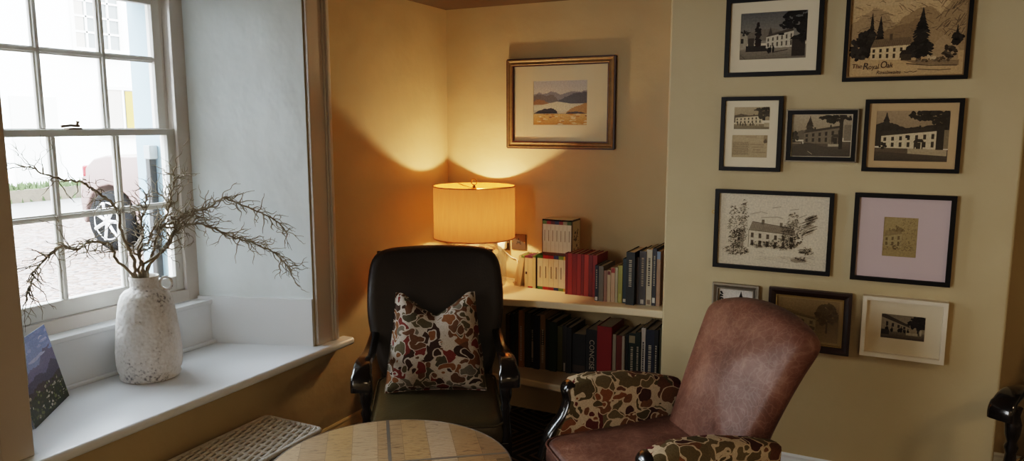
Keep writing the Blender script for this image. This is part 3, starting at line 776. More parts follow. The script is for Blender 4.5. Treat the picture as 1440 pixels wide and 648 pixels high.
# boxed set on top
bx0, bz = .668, Z1+.1785
bs = thing('book_slipcase', 'dark edged slipcase of white books standing on the white paperback row', 'slipcase', (bx0, -.190, bz))
BW, BD, BH = .160, .112, .182
k = MB(); k.box(0, .002, 0, BD, 0, BH); k.box(BW-.002, BW, 0, BD, 0, BH); k.box(.002, BW-.002, 0, BD, 0, .002); k.box(.002, BW-.002, 0, BD, BH-.002, BH); k.box(.002, BW-.002, BD-.002, BD, .002, BH-.002)
k.build('case', cover((60, 46, 34)), bs)
MB().box(BW, BW+.0006, .008, BD-.005, .008, BH-.008).build('side_panel', cover((206, 188, 150)), bs)
MB().box(.003, BW-.003, .004, BD-.003, BH, BH+.0006).build('top_panel', cover((214, 200, 168)), bs)
sd = MB(); rs = random.Random(5)
for i in range(26):
    y = rs.uniform(.02, .09); z = rs.choice((rs.uniform(.02, .06), rs.uniform(.07, .13))); a = rs.uniform(.002, .009)
    sd.prism([(y+a*math.cos(2*PI*j/7)*rs.uniform(.6, 1.2), z+a*math.sin(2*PI*j/7)*rs.uniform(.6, 1.2)) for j in range(7)], BW+.0006, BW+.0008+i*1e-5, 'x')
sd.build('side_drawing', cover((104, 92, 78)), bs)
for i, (bc, nm) in enumerate([((96, 120, 56), 'green'), ((150, 40, 40), 'red'), ((86, 34, 44), 'maroon'), ((44, 52, 84), 'navy'), ((130, 36, 40), 'dark red'), ((150, 140, 116), 'grey'), ((72, 92, 48), 'dark green')]):
    w_ = (BW-.006)/7
    b_ = book(bx0+.003+i*w_, w_-.0008, .172, .104, -.189, bz+.0025, (216, 206, 184), 'white book with %s top band inside the slipcase' % nm, 'white books in the slipcase', bands=((.90, 1, bc), (0, .075, (96, 60, 44))))
    MB().box(-.0016, .0016, -.0009, 0, .07, .125).build('spine_title', cover((130, 116, 96)), b_)
# red set
G3 = 'red volumes on the upper shelf'
x = .8135; reds = [(118, 30, 32), (158, 48, 40), (128, 36, 34), (150, 44, 38), (120, 34, 34), (168, 58, 46), (112, 30, 32), (138, 42, 38)]
nms = ['narrow dark red volume first after the white row', 'bright red volume second in the red row', 'wide dull red volume third in the red row', 'brick red volume fourth in the red row', 'narrow deep red volume fifth in the red row', 'lightest red volume sixth in the red row', 'deep maroon red volume seventh in the red row', 'plain red volume last in the red row beside the navy book']
for c_, n_, w_ in zip(reds, nms, (.013, .024, .025, .022, .015, .024, .020, .024)):
    book(x, w_-.0012, .206, .150, -.235, Z1, c_, n_, G3); x += w_
# right-hand run
G4 = 'assorted books at the right of the upper shelf'
run = [(.022, .172, .16, -.318, (30, 38, 54), 'slim navy book with a white foot mark beside the red volumes', (.02, .12, .7, (206, 200, 190))),
 (.032, .170, .17, -.315, (112, 104, 92), 'plain grey book right of the slim navy book', None),
 (.021, .150, .14, -.312, (140, 104, 88), 'short pinkish brown paperback beside the plain grey book', None),
 (.023, .152, .14, -.310, (182, 160, 128), 'short cream paperback with maroon top label', (.86, .97, .8, (104, 44, 40))),
 (.026, .166, .15, -.308, (188, 156, 126), 'cream paperback with a red top label', (.85, .99, .9, (140, 50, 44))),
 (.017, .168, .15, -.306, (170, 158, 130), 'thin grey cream book left of the yellow green one', None),
 (.029, .178, .16, -.304, (150, 144, 70), 'yellow green paperback on the upper shelf', (.02, .25, .5, (170, 168, 96))),
 (.028, .212, .17, -.302, (26, 44, 50), 'dark teal hardback with a pale foot label', (.03, .10, .7, (190, 186, 170))),
 (.054, .248, .19, -.322, (20, 22, 20), 'thick black hardback standing forward of its neighbours on the upper shelf', None),
 (.017, .222, .17, -.296, (74, 58, 48), 'slim brown book right of the thick black hardback', None),
 (.041, .252, .19, -.294, (70, 66, 66), 'broad charcoal grey book on the upper shelf', (.02, .10, .5, (180, 172, 160))),
 (.036, .262, .19, -.290, (178, 164, 138), 'tall cream book with dark title near the chimney breast', (.02, .10, .6, (110, 90, 70))),
 (.025, .268, .19, -.288, (36, 36, 42), 'tall blue black book with white foot label', (.05, .14, .7, (190, 184, 172))),
 (.024, .255, .18, -.286, (150, 118, 92), 'tan book with a blue top against the chimney breast', (.86, 1.0, 1.0, (110, 124, 140)))]
x = 1.000*1.0; x = .9945
tot = sum(r_[0] for r_ in run); sc_ = (1.341-x)/tot
for i, (w_, h_, d_, yf, c_, lb, st) in enumerate(run):
    w_ *= sc_*.88; b_ = book(x, w_-.0012, h_, d_, yf+.015, Z1, c_, lb, G4, strip=st)
    if i in (0, 8, 10, 11, 12): titles(b_, w_, h_, cover((150, 140, 120) if i != 11 else (60, 50, 40)), .35, .85, i)
    x += w_
# lower shelf
G5 = 'hardbacks on the lower shelf'
low = [(717, .024, .27, (52, 22, 18), 'dark red book at the left end of the lower shelf', None),
 (0, .028, .275, (22, 34, 36), 'dark teal book second from the left on the lower shelf', None),
 (0, .030, .28, (22, 26, 38), 'dark navy book left of the tan spined one', None),
 (0, .033, .298, (150, 104, 56), 'tall tan spined book at the left of the lower shelf', None),
 (0, .040, .285, (44, 42, 40), 'thick charcoal book right of the tall tan one', None),
 (0, .022, .28, (34, 32, 32), 'slim charcoal book with a pale title block', (.2, .5, .5, (170, 160, 144))),
 (0, .036, .28, (22, 28, 46), 'midnight blue book left of the tan and black one', None),
 (0, .034, .285, (140, 112, 76), 'tan book with black title panels on the lower shelf', (.45, .72, .6, (30, 26, 22))),
 (0, .028, .262, (28, 26, 24), 'black book between the tan panelled and dark green books', None),
 (0, .046, .255, (28, 46, 32), 'dark green thick book left of the olive one', None),
 (0, .031, .235, (84, 82, 44), 'olive green book in the middle of the lower shelf', None),
 (0, .026, .24, (54, 50, 48), 'grey brown book with a thin white foot label', (.02, .2, .4, (180, 176, 170))),
 (0, .034, .235, (30, 26, 26), 'black book left of the squat black volume', None),
 (0, .082, .205, (26, 22, 20), 'squat wide black volume with a brown lower band', (.06, .22, .95, (58, 44, 32))),
 (0, .070, .235, (24, 22, 22), 'thick black book with a large silver title reading CONCISE', None),
 (0, .088, .262, (134, 24, 20), 'thick bright red book on the lower shelf', None),
 (0, .022, .225, (150, 140, 122), 'thin white book right of the thick red one', None),
 (0, .036, .222, (112, 46, 30), 'rust coloured book between two thin white ones', None),
 (0, .016, .225, (170, 162, 146), 'thin white book right of the rust one', None),
 (0, .016, .23, (22, 22, 24), 'thin black book left of the green book with a cream block', None),
 (0, .042, .240, (26, 42, 34), 'dark green book with a cream block near its top', (.80, .95, .85, (150, 140, 112))),
 (0, .030, .250, (26, 40, 30), 'dark green book left of the white spined one', None),
 (0, .025, .272, (196, 190, 182), 'tall white spined book on the lower shelf', None),
 (0, .050, .266, (28, 34, 54), 'navy book right of the tall white spined one', None),
 (0, .024, .27, (22, 20, 20), 'narrow black book with white lettering near the right end', None),
 (0, .036, .28, (66, 62, 34), 'dark olive book near the right end of the lower shelf', None),
 (0, .026, .27, (28, 24, 22), 'black book against the chimney breast on the lower shelf', None)]
tot = sum(r_[1] for r_ in low); x = .50; sc_ = (1.336-x)/tot
for i, (_, w_, h_, c_, lb, st) in enumerate(low):
    w_ *= sc_; f = i/(len(low)-1); yf = -.262+.06*f+(.006 if i % 3 else -.004)
    b_ = book(x, w_-.0015, h_, .19, yf, Z2, c_, lb, G5, strip=st)
    if i in (3, 5, 7, 20, 21, 22, 23, 24, 26): titles(b_, w_, h_, cover((176, 168, 150) if i != 22 else (60, 56, 52)), .12, .72, 50+i)
    if 'CONCISE' in lb:
        text_mesh('CONCISE', .036, 'spine_title', M_title, b_, (-.010, -.0012, .185), (R(90), R(90), 0))
    x += w_
# ================================================================== framed pictures
class Art:
    """flat layered picture; u,v in 0..1, drawn in paint order"""
    def __init__(s, w, h, seed=1): s.mb = MB(); s.w = w; s.h = h; s.n = 0; s.r = random.Random(seed)
    def poly(s, pts, c, clip=True):
        s.n += 1; y = -s.n*3e-6
        if clip: pts = [(min(1, max(0, u)), min(1, max(0, v))) for u, v in pts]
        vs = [((u-.5)*s.w, y, (v-.5)*s.h) for u, v in pts]
        a = sum(pts[i][0]*pts[(i+1) % len(pts)][1]-pts[(i+1) % len(pts)][0]*pts[i][1] for i in range(len(pts)))
        f = list(range(len(pts))); 
        if a < 0: f = f[::-1]
        s.mb.add(vs, [f], 0, rgb(*c)); return s
    def rect(s, u0, u1, v0, v1, c): return s.poly([(u0, v0), (u1, v0), (u1, v1), (u0, v1)], c)
    def grad(s, v0, v1, c0, c1, n=10, u0=0, u1=1):
        for i in range(n):
            f = (i+.5)/n; s.rect(u0, u1, v0+(v1-v0)*i/n, v0+(v1-v0)*(i+1)/n, tuple(a+(b-a)*f for a, b in zip(c0, c1)))
        return s
    def line(s, pts, wd, c):
        asp = s.w/s.h
        for (u0, v0), (u1, v1) in zip(pts, pts[1:]):
            dx, dy = (u1-u0)*asp, v1-v0; L = math.hypot(dx, dy) or 1; nx, ny = -dy/L*wd/2/asp, dx/L*wd/2
            s.poly([(u0+nx, v0+ny), (u1+nx, v1+ny), (u1-nx, v1-ny), (u0-nx, v0-ny)], c)
        return s
    def ridge(s, base, pts, c, rough=.012, n=8):
        top = []
        for (u0, v0), (u1, v1) in zip(pts, pts[1:]):
            for k in range(n): f = k/n; top.append((u0+(u1-u0)*f, v0+(v1-v0)*f+s.r.uniform(-rough, rough)))
        top.append(pts[-1])
        # split into columns so that the shape stays simple
        for (a, b), (c2, d) in zip(top, top[1:]): s.poly([(a, base), (c2, base), (c2, d), (a, b)], c)
        return s
    def blob(s, u, v, ru, rv, c, n=9, j=.35):
        return s.poly([(u+ru*math.cos(2*PI*k/n)*(1+s.r.uniform(-j, j)), v+rv*math.sin(2*PI*k/n)*(1+s.r.uniform(-j, j))) for k in range(n)], c)
    def foliage(s, u, v, ru, rv, c, n=40, size=.03, var=18):
        asp = s.w/s.h
        for i in range(n):
            a = s.r.uniform(0, 2*PI); q = math.sqrt(s.r.random()); k = s.r.uniform(-var, var)
            s.blob(u+ru*q*math.cos(a), v+rv*q*math.sin(a), size*s.r.uniform(.6, 1.3), size*asp*s.r.uniform(.5, 1.1), tuple(max(0, min(255, x+k)) for x in c), 7)
        return s
    def conifer(s, u, v0, v1, wd, c, tiers=9, var=10):
        asp = s.w/s.h
        s.rect(u-.006, u+.006, v0-.03, v0+.05, c)
        for i in range(tiers):
            f = i/tiers; z = v0+(v1-v0)*f; h = (v1-v0)/tiers*1.7; w_ = wd*(1-f)**.85*(1+s.r.uniform(-.15, .15)); k = s.r.uniform(-var, var)
            cc = tuple(max(0, min(255, x+k)) for x in c)
            pts = [(u-w_, z-.01)]
            for q in range(6): pts.append((u-w_+2*w_*(q+.5)/6, z-.012+s.r.uniform(-.014, .02)))
            pts += [(u+w_, z-.008), (u+w_*.25, z+h), (u-w_*.25, z+h)]
            s.poly(pts, cc)
        return s
    def inn(s, u0, u1, ve0, ve1, vb0, vb1, wall, roof, glass, nw=6, rh0=.10, rh1=.06, door=None, chim=2, rows=2):
        """long white inn in perspective: eaves ve0->ve1, base vb0->vb1 between u0 and u1"""
        L = lambda a, b, f: a+(b-a)*f
        s.poly([(u0, ve0), (u1, ve1), (u1-.02, ve1+rh1), (u0+.03, ve0+rh0)], roof)
        for i in range(chim):
            f = (i+.6)/(chim+.3); u = L(u0+.03, u1-.02, f); v = L(ve0+rh0, ve1+rh1, f); s.rect(u-.012, u+.014, v-.02, v+.05, tuple(x*.8 for x in roof))
        s.poly([(u0, vb0), (u1, vb1), (u1, ve1), (u0, ve0)], wall)
        for i in range(nw):
            f0 = (i+.30)/nw; f1 = (i+.66)/nw
            for r_ in range(rows):
                g0, g1 = ((.58, .86), (.12, .44))[r_] if rows == 2 else (.35, .75)
                p = []
                for f, g in ((f0, g0), (f1, g0), (f1, g1), (f0, g1)):
                    p.append((L(u0, u1, f), L(L(vb0, vb1, f), L(ve0, ve1, f), g)))
                s.poly(p, glass)
        if door is not None:
            u = L(u0, u1, door); v = L(vb0, vb1, door); h = (L(ve0, ve1, door)-v)
            s.poly([(u-.075, v+h*.42), (u+.075, v+h*.42), (u+.05, v+h*.62), (u-.04, v+h*.62)], roof)
            s.rect(u-.06, u-.045, v, v+h*.42, roof); s.rect(u+.045, u+.06, v, v+h*.42, roof); s.rect(u-.03, u+.03, v, v+h*.4, glass)
        return s
    def build(s, name, parent, y, x=0, z=0, m=None):
        return s.mb.build(name, m or M_art, parent, loc=(x, y, z))

def frame_box(name, x0, x1, z0, z1, wall_y, wd, dep, m, label, profile='flat', mount=None, glass=True, lining=None, mount_mat=None):
    """returns the thing; the picture surface is at local y = face, centre of frame is the origin"""
    t = thing(name, label, 'picture', ((x0+x1)/2, wall_y, (z0+z1)/2)); W, H = (x1-x0)/2, (z1-z0)/2
    fb = MB()
    if profile == 'flat': sec = [(0, 0), (0, -dep), (wd, -dep), (wd, 0)]
    elif profile == 'ogee': sec = [(0, 0), (0, -dep*.75), (wd*.12, -dep), (wd*.3, -dep*.96), (wd*.5, -dep*.72), (wd*.78, -dep*.78), (wd*.88, -dep*.9), (wd, -dep*.8), (wd, 0)]
    else: sec = [(0, 0), (0, -dep), (wd*.35, -dep), (wd, -dep*.55), (wd, 0)]
    n = len(sec); vs = []
    for cx, cz in ((-1, -1), (1, -1), (1, 1), (-1, 1)):
        for u, y in sec: vs.append((cx*(W-u), y-.001, cz*(H-u)))
    fs = []
    for i in range(4):
        j = (i+1) % 4
        for k in range(n): k2 = (k+1) % n; fs.append((i*n+k, j*n+k, j*n+k2, i*n+k2))
    fb.add(vs, fs); fr = fb.build('frame', m, t)
    if lining:
        lw, lm = lining; q = MB()
        for s_ in (-1, 1):
            q.box(s_*(W-wd)-(lw if s_ > 0 else 0), s_*(W-wd)+(0 if s_ > 0 else lw), -dep*.86, -.001, -(H-wd), H-wd); q.box(-(W-wd)+lw, W-wd-lw, -dep*.86, -.001, s_*(H-wd)-(lw if s_ > 0 else 0), s_*(H-wd)+(0 if s_ > 0 else lw))
        q.build('slip', lm, fr)
    return t, W-wd, H-wd
def mount_board(t, W, H, holes, m, y):
    """mount with bevelled windows; holes = (x0,x1,z0,z1), stacked vertically"""
    k = MB(); x0 = min(h[0] for h in holes); x1 = max(h[1] for h in holes)
    k.box(-W, x0, y, y+.0016, -H, H); k.box(x1, W, y, y+.0016, -H, H); zc = -H
    for h in sorted(holes, key=lambda q: q[2]):
        k.box(x0, x1, y, y+.0016, zc, h[2])
        if h[0] > x0: k.box(x0, h[0], y, y+.0016, h[2], h[3])
        if h[1] < x1: k.box(h[1], x1, y, y+.0016, h[2], h[3])
        zc = h[3]
    k.box(x0, x1, y, y+.0016, zc, H)
    return k.build('mount', m, t)
def backing(t, W, H, m): MB().box(-W, W, -.0045, -.002, -H, H).build('backing_board', m, t)
def glaze(t, W, H, y): MB().box(-W, W, y-.0008, y, -H, H).build('glass', M_picglass, t)

S_SKY, S_MID, S_DK, S_LT = (176, 168, 154), (110, 102, 90), (40, 35, 30), (214, 204, 184)
def sepia(k): return tuple(int(x*k) for x in (226, 208, 176))
ROW = 'framed pictures hung on the chimney breast'

# -- watercolour on the alcove wall
M_gilt = mat('antique_gilt', rgb(134, 108, 70), .5, .3, nscale=40, namt=.25)
M_maroon = mat('dark_red_edge', rgb(58, 26, 18), .4)
t, W, H = frame_box('framed_watercolour', .384, .975, 1.429, 1.883, 0, .030, .024, M_gilt, 'gilt framed watercolour of a lake and mountains on the alcove wall', 'ogee', lining=(.006, M_maroon))
e = MB()
for s_ in (-1, 1): e.box(s_*.2955-.004, s_*.2955+.004, -.022, -.001, -.227, .227); e.box(-.2955, .2955, -.022, -.001, s_*.227-.004, s_*.227+.004)
e.build('outer_edge', M_maroon, t)
backing(t, W, H, M_mount)
aw, ah = .297, .223; oy = .004
mount_board(t, W, H, [(-aw/2, aw/2, oy-ah/2, oy+ah/2)], mat('ivory_mount', rgb(232, 218, 184), .8), -.0085)
a = Art(aw, ah, 4)
a.grad(.62, 1, (214, 206, 190), (190, 186, 184), 8); a.grad(.3, .62, (206, 196, 170), (214, 206, 190), 6)
a.ridge(.55, [(0, .70), (.12, .74), (.2, .70), (.34, .76), (.42, .74), (.5, .68), (.6, .72), (.74, .76), (.86, .74), (1, .78)], (150, 146, 150))
a.ridge(.50, [(0, .66), (.1, .70), (.24, .66), (.36, .70), (.44, .60), (.5, .52)], (126, 118, 118))
a.ridge(.48, [(.40, .50), (.52, .58), (.62, .64), (.74, .70), (.88, .72), (1, .74)], (104, 104, 114))
a.ridge(.46, [(0, .52), (.06, .58), (.2, .56), (.3, .48)], (164, 122, 90))
a.poly([(.18, .46), (.45, .53), (.8, .46), (1, .44), (1, .3), (0, .34), (0, .42)], (222, 212, 186))
a.ridge(.26, [(.0, .26), (.1, .32), (.22, .37), (.36, .38), (.44, .32), (.46, .24)], (70, 68, 78))
a.ridge(.24, [(.62, .28), (.72, .38), (.86, .44), (1, .50)], (186, 146, 100))
a.ridge(.22, [(.55, .22), (.64, .28), (.8, .30), (1, .26)], (88, 86, 92))
a.grad(0, .25, (196, 140, 74), (216, 180, 120), 5)
for i in range(46): a.blob(a.r.random(), a.r.uniform(.02, .26), a.r.uniform(.02, .05), a.r.uniform(.008, .02), a.r.choice([(226, 200, 150), (186, 128, 70), (150, 108, 84), (208, 170, 110), (232, 214, 176)]))
a.build('watercolour', t, -.0062, 0, oy); glaze(t, W, H, -.013)

WY = CY
def print_pic(label, rect, wd, dep, m, hole, art, art_size, mount_m=None, profile='flat', y_m=-.010, hz=0, hx=0, name='framed_photograph', lining=None, artname='photograph'):
    t, W, H = frame_box(name, *rect, WY, wd, dep, m, label, profile, lining=lining); t['group'] = ROW
    backing(t, W, H, M_mount)
    if hole:
        hw, hh = hole; mount_board(t, W, H, [(hx-hw/2, hx+hw/2, hz-hh/2, hz+hh/2)], mount_m or M_mount, y_m)
        art.build(artname, t, y_m+.0030, hx, hz)
    else: art.build(artname, t, -.0060, 0, 0)
    glaze(t, W, H, y_m-.003 if hole else -.0105)
    return t, W, H

# 1 top left: black frame, village street with cypress
aw, ah = .255, .186
a = Art(aw, ah, 11); a.grad(.35, 1, (150, 142, 128), (96, 96, 94), 10)
a.ridge(.4, [(0, .52), (.15, .58), (.3, .62), (.5, .66), (.62, .58), (.8, .5)], (120, 112, 100))
a.grad(0, .30, (112, 104, 92), (150, 140, 122), 6)
a.poly([(0, .22), (.12, .24), (.12, .5), (.06, .58), (0, .54)], (168, 158, 138)); a.rect(.13, .22, .22, .46, (70, 62, 54)); a.rect(.02, .06, .36, .46, (60, 54, 48))
a.foliage(.08, .58, .06, .05, (50, 46, 40), 14, .02); a.rect(.1, .42, .18, .30, (52, 47, 42))
for i in range(22): a.blob(.28+a.r.uniform(-.028, .028), .30+i*.022, .030*(1 if i < 17 else .7), .03, (34+a.r.randint(0, 12), 30, 26))
a.conifer(.46, .44, .66, .06, (72, 66, 58))
a.inn(.40, .80, .47, .58, .24, .25, (206, 196, 174), (84, 76, 66), (96, 88, 76), 6, .05, .06, None, 0)
a.rect(.58, .66, .50, .545, (40, 36, 30))
a.rect(.78, .97, .06, .42, (58, 50, 44)); a.poly([(.74, .40), (.98, .40), (.92, .48), (.80, .48)], (36, 32, 28))
a.foliage(.84, .82, .20, .20, (32, 28, 24), 70, .035, 12); a.foliage(.70, .70, .12, .05, (30, 27, 24), 20, .025, 8); a.foliage(.94, .55, .08, .2, (34, 30, 26), 40, .03, 10)
for u in (.44, .47, .51): a.blob(u, .20, .018, .07, (32, 28, 26)); a.blob(u, .285, .009, .018, (60, 52, 46))
a.poly([(.50, .14), (.72, .19), (.72, .205), (.5, .16)], (74, 66, 58)); a.line([(.0, .14), (.1, .02)], .008, (70, 64, 56))
print_pic('black framed photograph of a village street with a tall cypress, top left of the group', (1.577, 1.941, 1.740, 2.046), .017, .022, M_black, (aw-.006, ah-.006), a, None, hz=.004)

# 2 top right: large drawing with hand lettering
rect = (2.018, 2.428, 1.711, 2.085)
a = Art(.378, .342, 12)
a.grad(0, 1, (192, 160, 116), (204, 176, 134), 4)
a.ridge(.30, [(.0, .56), (.10, .64), (.22, .74), (.30, .70), (.38, .58), (.44, .52)], (170, 144, 108)); a.ridge(.30, [(.36, .50), (.48, .62), (.58, .70), (.70, .72), (.80, .62), (.9, .55)], (160, 134, 98))
a.ridge(.25, [(.66, .44), (.76, .6), (.86, .76), (.94, .86), (1, .92)], (164, 138, 102)); a.ridge(.3, [(.30, .38), (.40, .44), (.50, .50), (.60, .46)], (118, 98, 72)); a.ridge(.3, [(.2, .44), (.34, .50), (.48, .54), (.6, .60)], (140, 116, 84))
for i in range(110):
    u = a.r.uniform(.02, .96); v = a.r.uniform(.44, .84); a.line([(u, v), (u+a.r.uniform(.02, .08), v-a.r.uniform(-.03, .06))], .005, a.r.choice([(116, 98, 74), (144, 120, 90), (96, 80, 60)]))
for i in range(50):
    u = a.r.uniform(.74, .98); v = a.r.uniform(.40, .9); a.line([(u, v), (u+a.r.uniform(.02, .06), v+a.r.uniform(.03, .10))], .007, a.r.choice([(104, 88, 66), (130, 108, 80)]))
a.poly([(.72, .30), (.82, .42), (.95, .28), (.95, .16), (.72, .16)], (172, 146, 110))
a.foliage(.10, .30, .085, .11, (52, 44, 35), 70, .028, 14); a.foliage(.16, .40, .07, .09, (50, 42, 33), 50, .026, 12); a.conifer(.20, .34, .66, .045, (56, 48, 37), 10); a.conifer(.275, .32, .62, .06, (52, 44, 34), 10)
a.inn(.20, .56, .31, .33, .185, .17, (214, 188, 146), (122, 102, 76), (70, 58, 42), 6, .085, .08, None, 1)
for i in range(18): u = .22+i*.018; a.line([(u+.015, .385), (u, .32)], .003, (98, 82, 60))
a.conifer(.635, .20, .69, .125, (48, 42, 33), 18, 14); a.foliage(.635, .27, .10, .08, (46, 40, 31), 40, .026, 12)
a.rect(.47, .56, .165, .23, (74, 62, 46)); a.poly([(.455, .23), (.57, .23), (.54, .275), (.48, .275)], (56, 47, 36))
a.foliage(.88, .24, .05, .06, (74, 63, 48), 26, .02, 22); a.foliage(.93, .36, .05, .06, (50, 42, 32), 24, .022, 10); a.conifer(.93, .34, .50, .03, (50, 42, 32), 6)
a.poly([(.5, .165), (.96, .155), (.96, .10), (.62, .12)], (140, 118, 88)); a.foliage(.74, .165, .16, .022, (104, 88, 66), 34, .014, 26); a.foliage(.72, .19, .04, .02, (196, 172, 134), 10, .016, 8)
a.line([(.52, .13), (.72, .105), (.95, .10)], .010, (84, 70, 52)); a.line([(.62, .07), (.8, .055), (.9, .06)], .010, (120, 100, 74))
t, W, H = print_pic('largest picture, black framed tan drawing of an inn with hand lettering below', rect, .014, .022, M_black, None, a, None, name='framed_drawing', artname='drawing', lining=(.004, M_gilt))
M_ink = mat('red_brown_ink', rgb(70, 34, 22), .7); M_ink2 = mat('dark_ink', rgb(48, 34, 24), .7)
x0, z0 = -.186, -.187+.019
def word(s_, size, x, z, m, sx=1.0, shear=.15): return text_mesh(s_, size, 'lettering', m, t, (x+.009, -.0093, z), (R(90), 0, 0), shear, sx=sx)
word('The', .024, -.184, -.139, M_ink, .95); word('R', .036, -.147, -.144, M_ink2, .95); word('oyal', .027, -.127, -.143, M_ink2, .80); word('O', .036, -.088, -.140, M_ink2, .8); word('ak', .027, -.066, -.139, M_ink2, .85)
word('Rosthwaite', .0185, -.100, -.162, M_ink2, .98, .3)
tr = MB(); tr.tube([(.002, -.0092, -.155), (.012, -.0092, -.159), (.022, -.0092, -.154), (.032, -.0092, -.158), (.044, -.0092, -.154)], .0010, 5); tr.build('flourish', M_ink2, t)

# 3 postcard pair
rect = (1.572, 1.811, 1.3625, 1.661)
t, W, H = frame_box('framed_postcards', *rect, WY, .016, .022, M_black, 'black framed pair, small photograph above a handwritten postcard', 'flat'); t['group'] = ROW
backing(t, W, H, M_mount)
hp = (-.068, .070, .020, .108); hc = (-.072, .066, -.094, -.004)
mount_board(t, W, H, [hp, hc], M_mount, -.010)
a = Art(.142, .092, 13); a.grad(.4, 1, (150, 134, 108), (172, 154, 124), 6); a.ridge(.3, [(0, .6), (.2, .7), (.4, .62), (.6, .55)], (84, 72, 58)); a.grad(0, .25, (104, 92, 72), (140, 124, 98), 4)
a.inn(.05, .78, .52, .60, .24, .26, (206, 190, 156), (80, 68, 54), (70, 60, 48), 7, .07, .05, None, 2); a.foliage(.86, .7, .18, .26, (40, 33, 27), 50, .05, 10); a.foliage(.66, .86, .1, .06, (38, 32, 26), 14, .03, 8)
for i in range(9): a.blob(.12+i*.07, .24+a.r.uniform(-.03, .03), .016, .08, a.r.choice([(44, 36, 30), (188, 172, 140), (60, 50, 40)]))
a.rect(.84, 1, .12, .3, (176, 160, 130)); a.build('photograph', t, -.0070, .001, .064)
a = Art(.142, .094, 14); a.grad(0, 1, (170, 150, 116), (178, 158, 124), 3)
for j in range(11):
    v = .66-j*.052; u = .04
    while u < .46:
        l = a.r.uniform(.012, .035); a.line([(u, v+a.r.uniform(-.008, .008)), (u+l*.5, v+a.r.uniform(.0, .02)), (u+l, v)], .020, (60, 46, 34)); u += l+.012
for j, (ua, ub) in enumerate(((.52, .86), (.56, .86), (.6, .78), (.58, .94))):
    v = .56-j*.11; u = ua
    while u < ub: l = a.r.uniform(.015, .04); a.line([(u, v), (u+l*.5, v+.03), (u+l, v)], .013, (92, 74, 54)); u += l+.01
a.line([(.4, .9), (.68, .9)], .018, (120, 100, 76)); a.rect(.88, .99, .66, .96, (140, 122, 94)); a.blob(.93, .72, .05, .09, (92, 78, 60)); a.line([(.5, .04), (.5, .8)], .006, (130, 110, 84))
a.build('postcard', t, -.0070, -.003, -.049); glaze(t, W, H, -.0135)

# 4 small black, silver edged
M_silver = mat('silver_edge', rgb(120, 112, 100), .35, .7)
aw, ah = .212, .160
a = Art(aw, ah, 15); a.grad(.45, 1, (150, 134, 112), (176, 160, 134), 8); a.grad(0, .36, (60, 53, 46), (96, 86, 74), 6)
a.ridge(.4, [(0, .56), (.15, .62), (.3, .66), (.5, .6)], (104, 94, 80)); a.conifer(.30, .5, .95, .12, (66, 58, 50), 11)
a.inn(.20, .86, .56, .70, .32, .30, (118, 106, 90), (66, 58, 50), (52, 45, 38), 6, .06, .05, .82, 2); a.rect(.88, 1, .38, .76, (128, 116, 98))
a.rect(.62, .84, .24, .30, (170, 156, 132)); a.foliage(.72, .92, .26, .09, (40, 35, 30), 50, .035, 10); a.rect(.80, .86, .18, .9, (46, 40, 34)); a.foliage(.04, .46, .06, .12, (44, 38, 32), 20, .03, 8)
a.poly([(0, .22), (.2, .33), (.3, .33), (.9, .12), (1, .1), (1, 0), (0, 0)], (72, 64, 56)); a.line([(.28, .12), (.36, .05)], .012, (170, 158, 136)); a.blob(.19, .33, .014, .03, (214, 204, 184)); a.rect(.0, .16, .3, .33, (150, 136, 116))
t, W, H = print_pic('small black framed photograph with silver edge between the two wider pictures', (1.8285, 2.083, 1.407, 1.607), .018, .020, M_black, None, a, None)
e = MB()
for s_ in (-1, 1): e.box(s_*.1272-.0022, s_*.1272+.0022, -.023, -.001, -.102, .102); e.box(-.1272, .1272, -.023, -.001, s_*.0998-.0022, s_*.0998+.0022)
e.build('outer_edge', M_silver, t)

# 5 right of the middle row
aw, ah = .244, .190
a = Art(aw, ah, 16); a.grad(.4, 1, (140, 120, 94), (160, 138, 108), 8); a.ridge(.3, [(0, .72), (.12, .78), (.25, .74), (.42, .66), (.6, .68), (1, .74)], (52, 44, 37)); a.conifer(.15, .6, .93, .10, (44, 38, 32), 8)
a.grad(0, .24, (64, 55, 46), (84, 73, 60), 4)
a.inn(.09, .84, .50, .60, .26, .24, (210, 192, 158), (58, 50, 42), (60, 52, 42), 7, .10, .08, .68, 2); a.rect(.42, .47, .46, .52, (44, 38, 32))
a.poly([(.46, .16), (.98, .12), (.98, .24), (.46, .26)], (168, 150, 120)); a.poly([(0, .20), (.46, .16), (.46, .26), (0, .27)], (92, 80, 64))
a.foliage(.74, .90, .28, .09, (38, 32, 27), 60, .035, 8); a.foliage(.9, .74, .12, .12, (40, 34, 28), 40, .035, 8); a.rect(.83, .93, .24, .7, (50, 43, 36)); a.foliage(.52, .88, .08, .04, (40, 34, 28), 12, .025, 6); a.rect(.93, 1, .26, .62, (128, 114, 90))
a.foliage(.12, .32, .05, .05, (48, 42, 34), 12, .022, 6)
print_pic('black framed sepia photograph of a white inn with porch, right end of the middle row', (2.105, 2.426, 1.374, 1.643), .015, .022, M_black, (aw-.004, ah-.004), a, None, mount_m=mat('tan_mount', rgb(196, 166, 124), .8), hz=-.001)

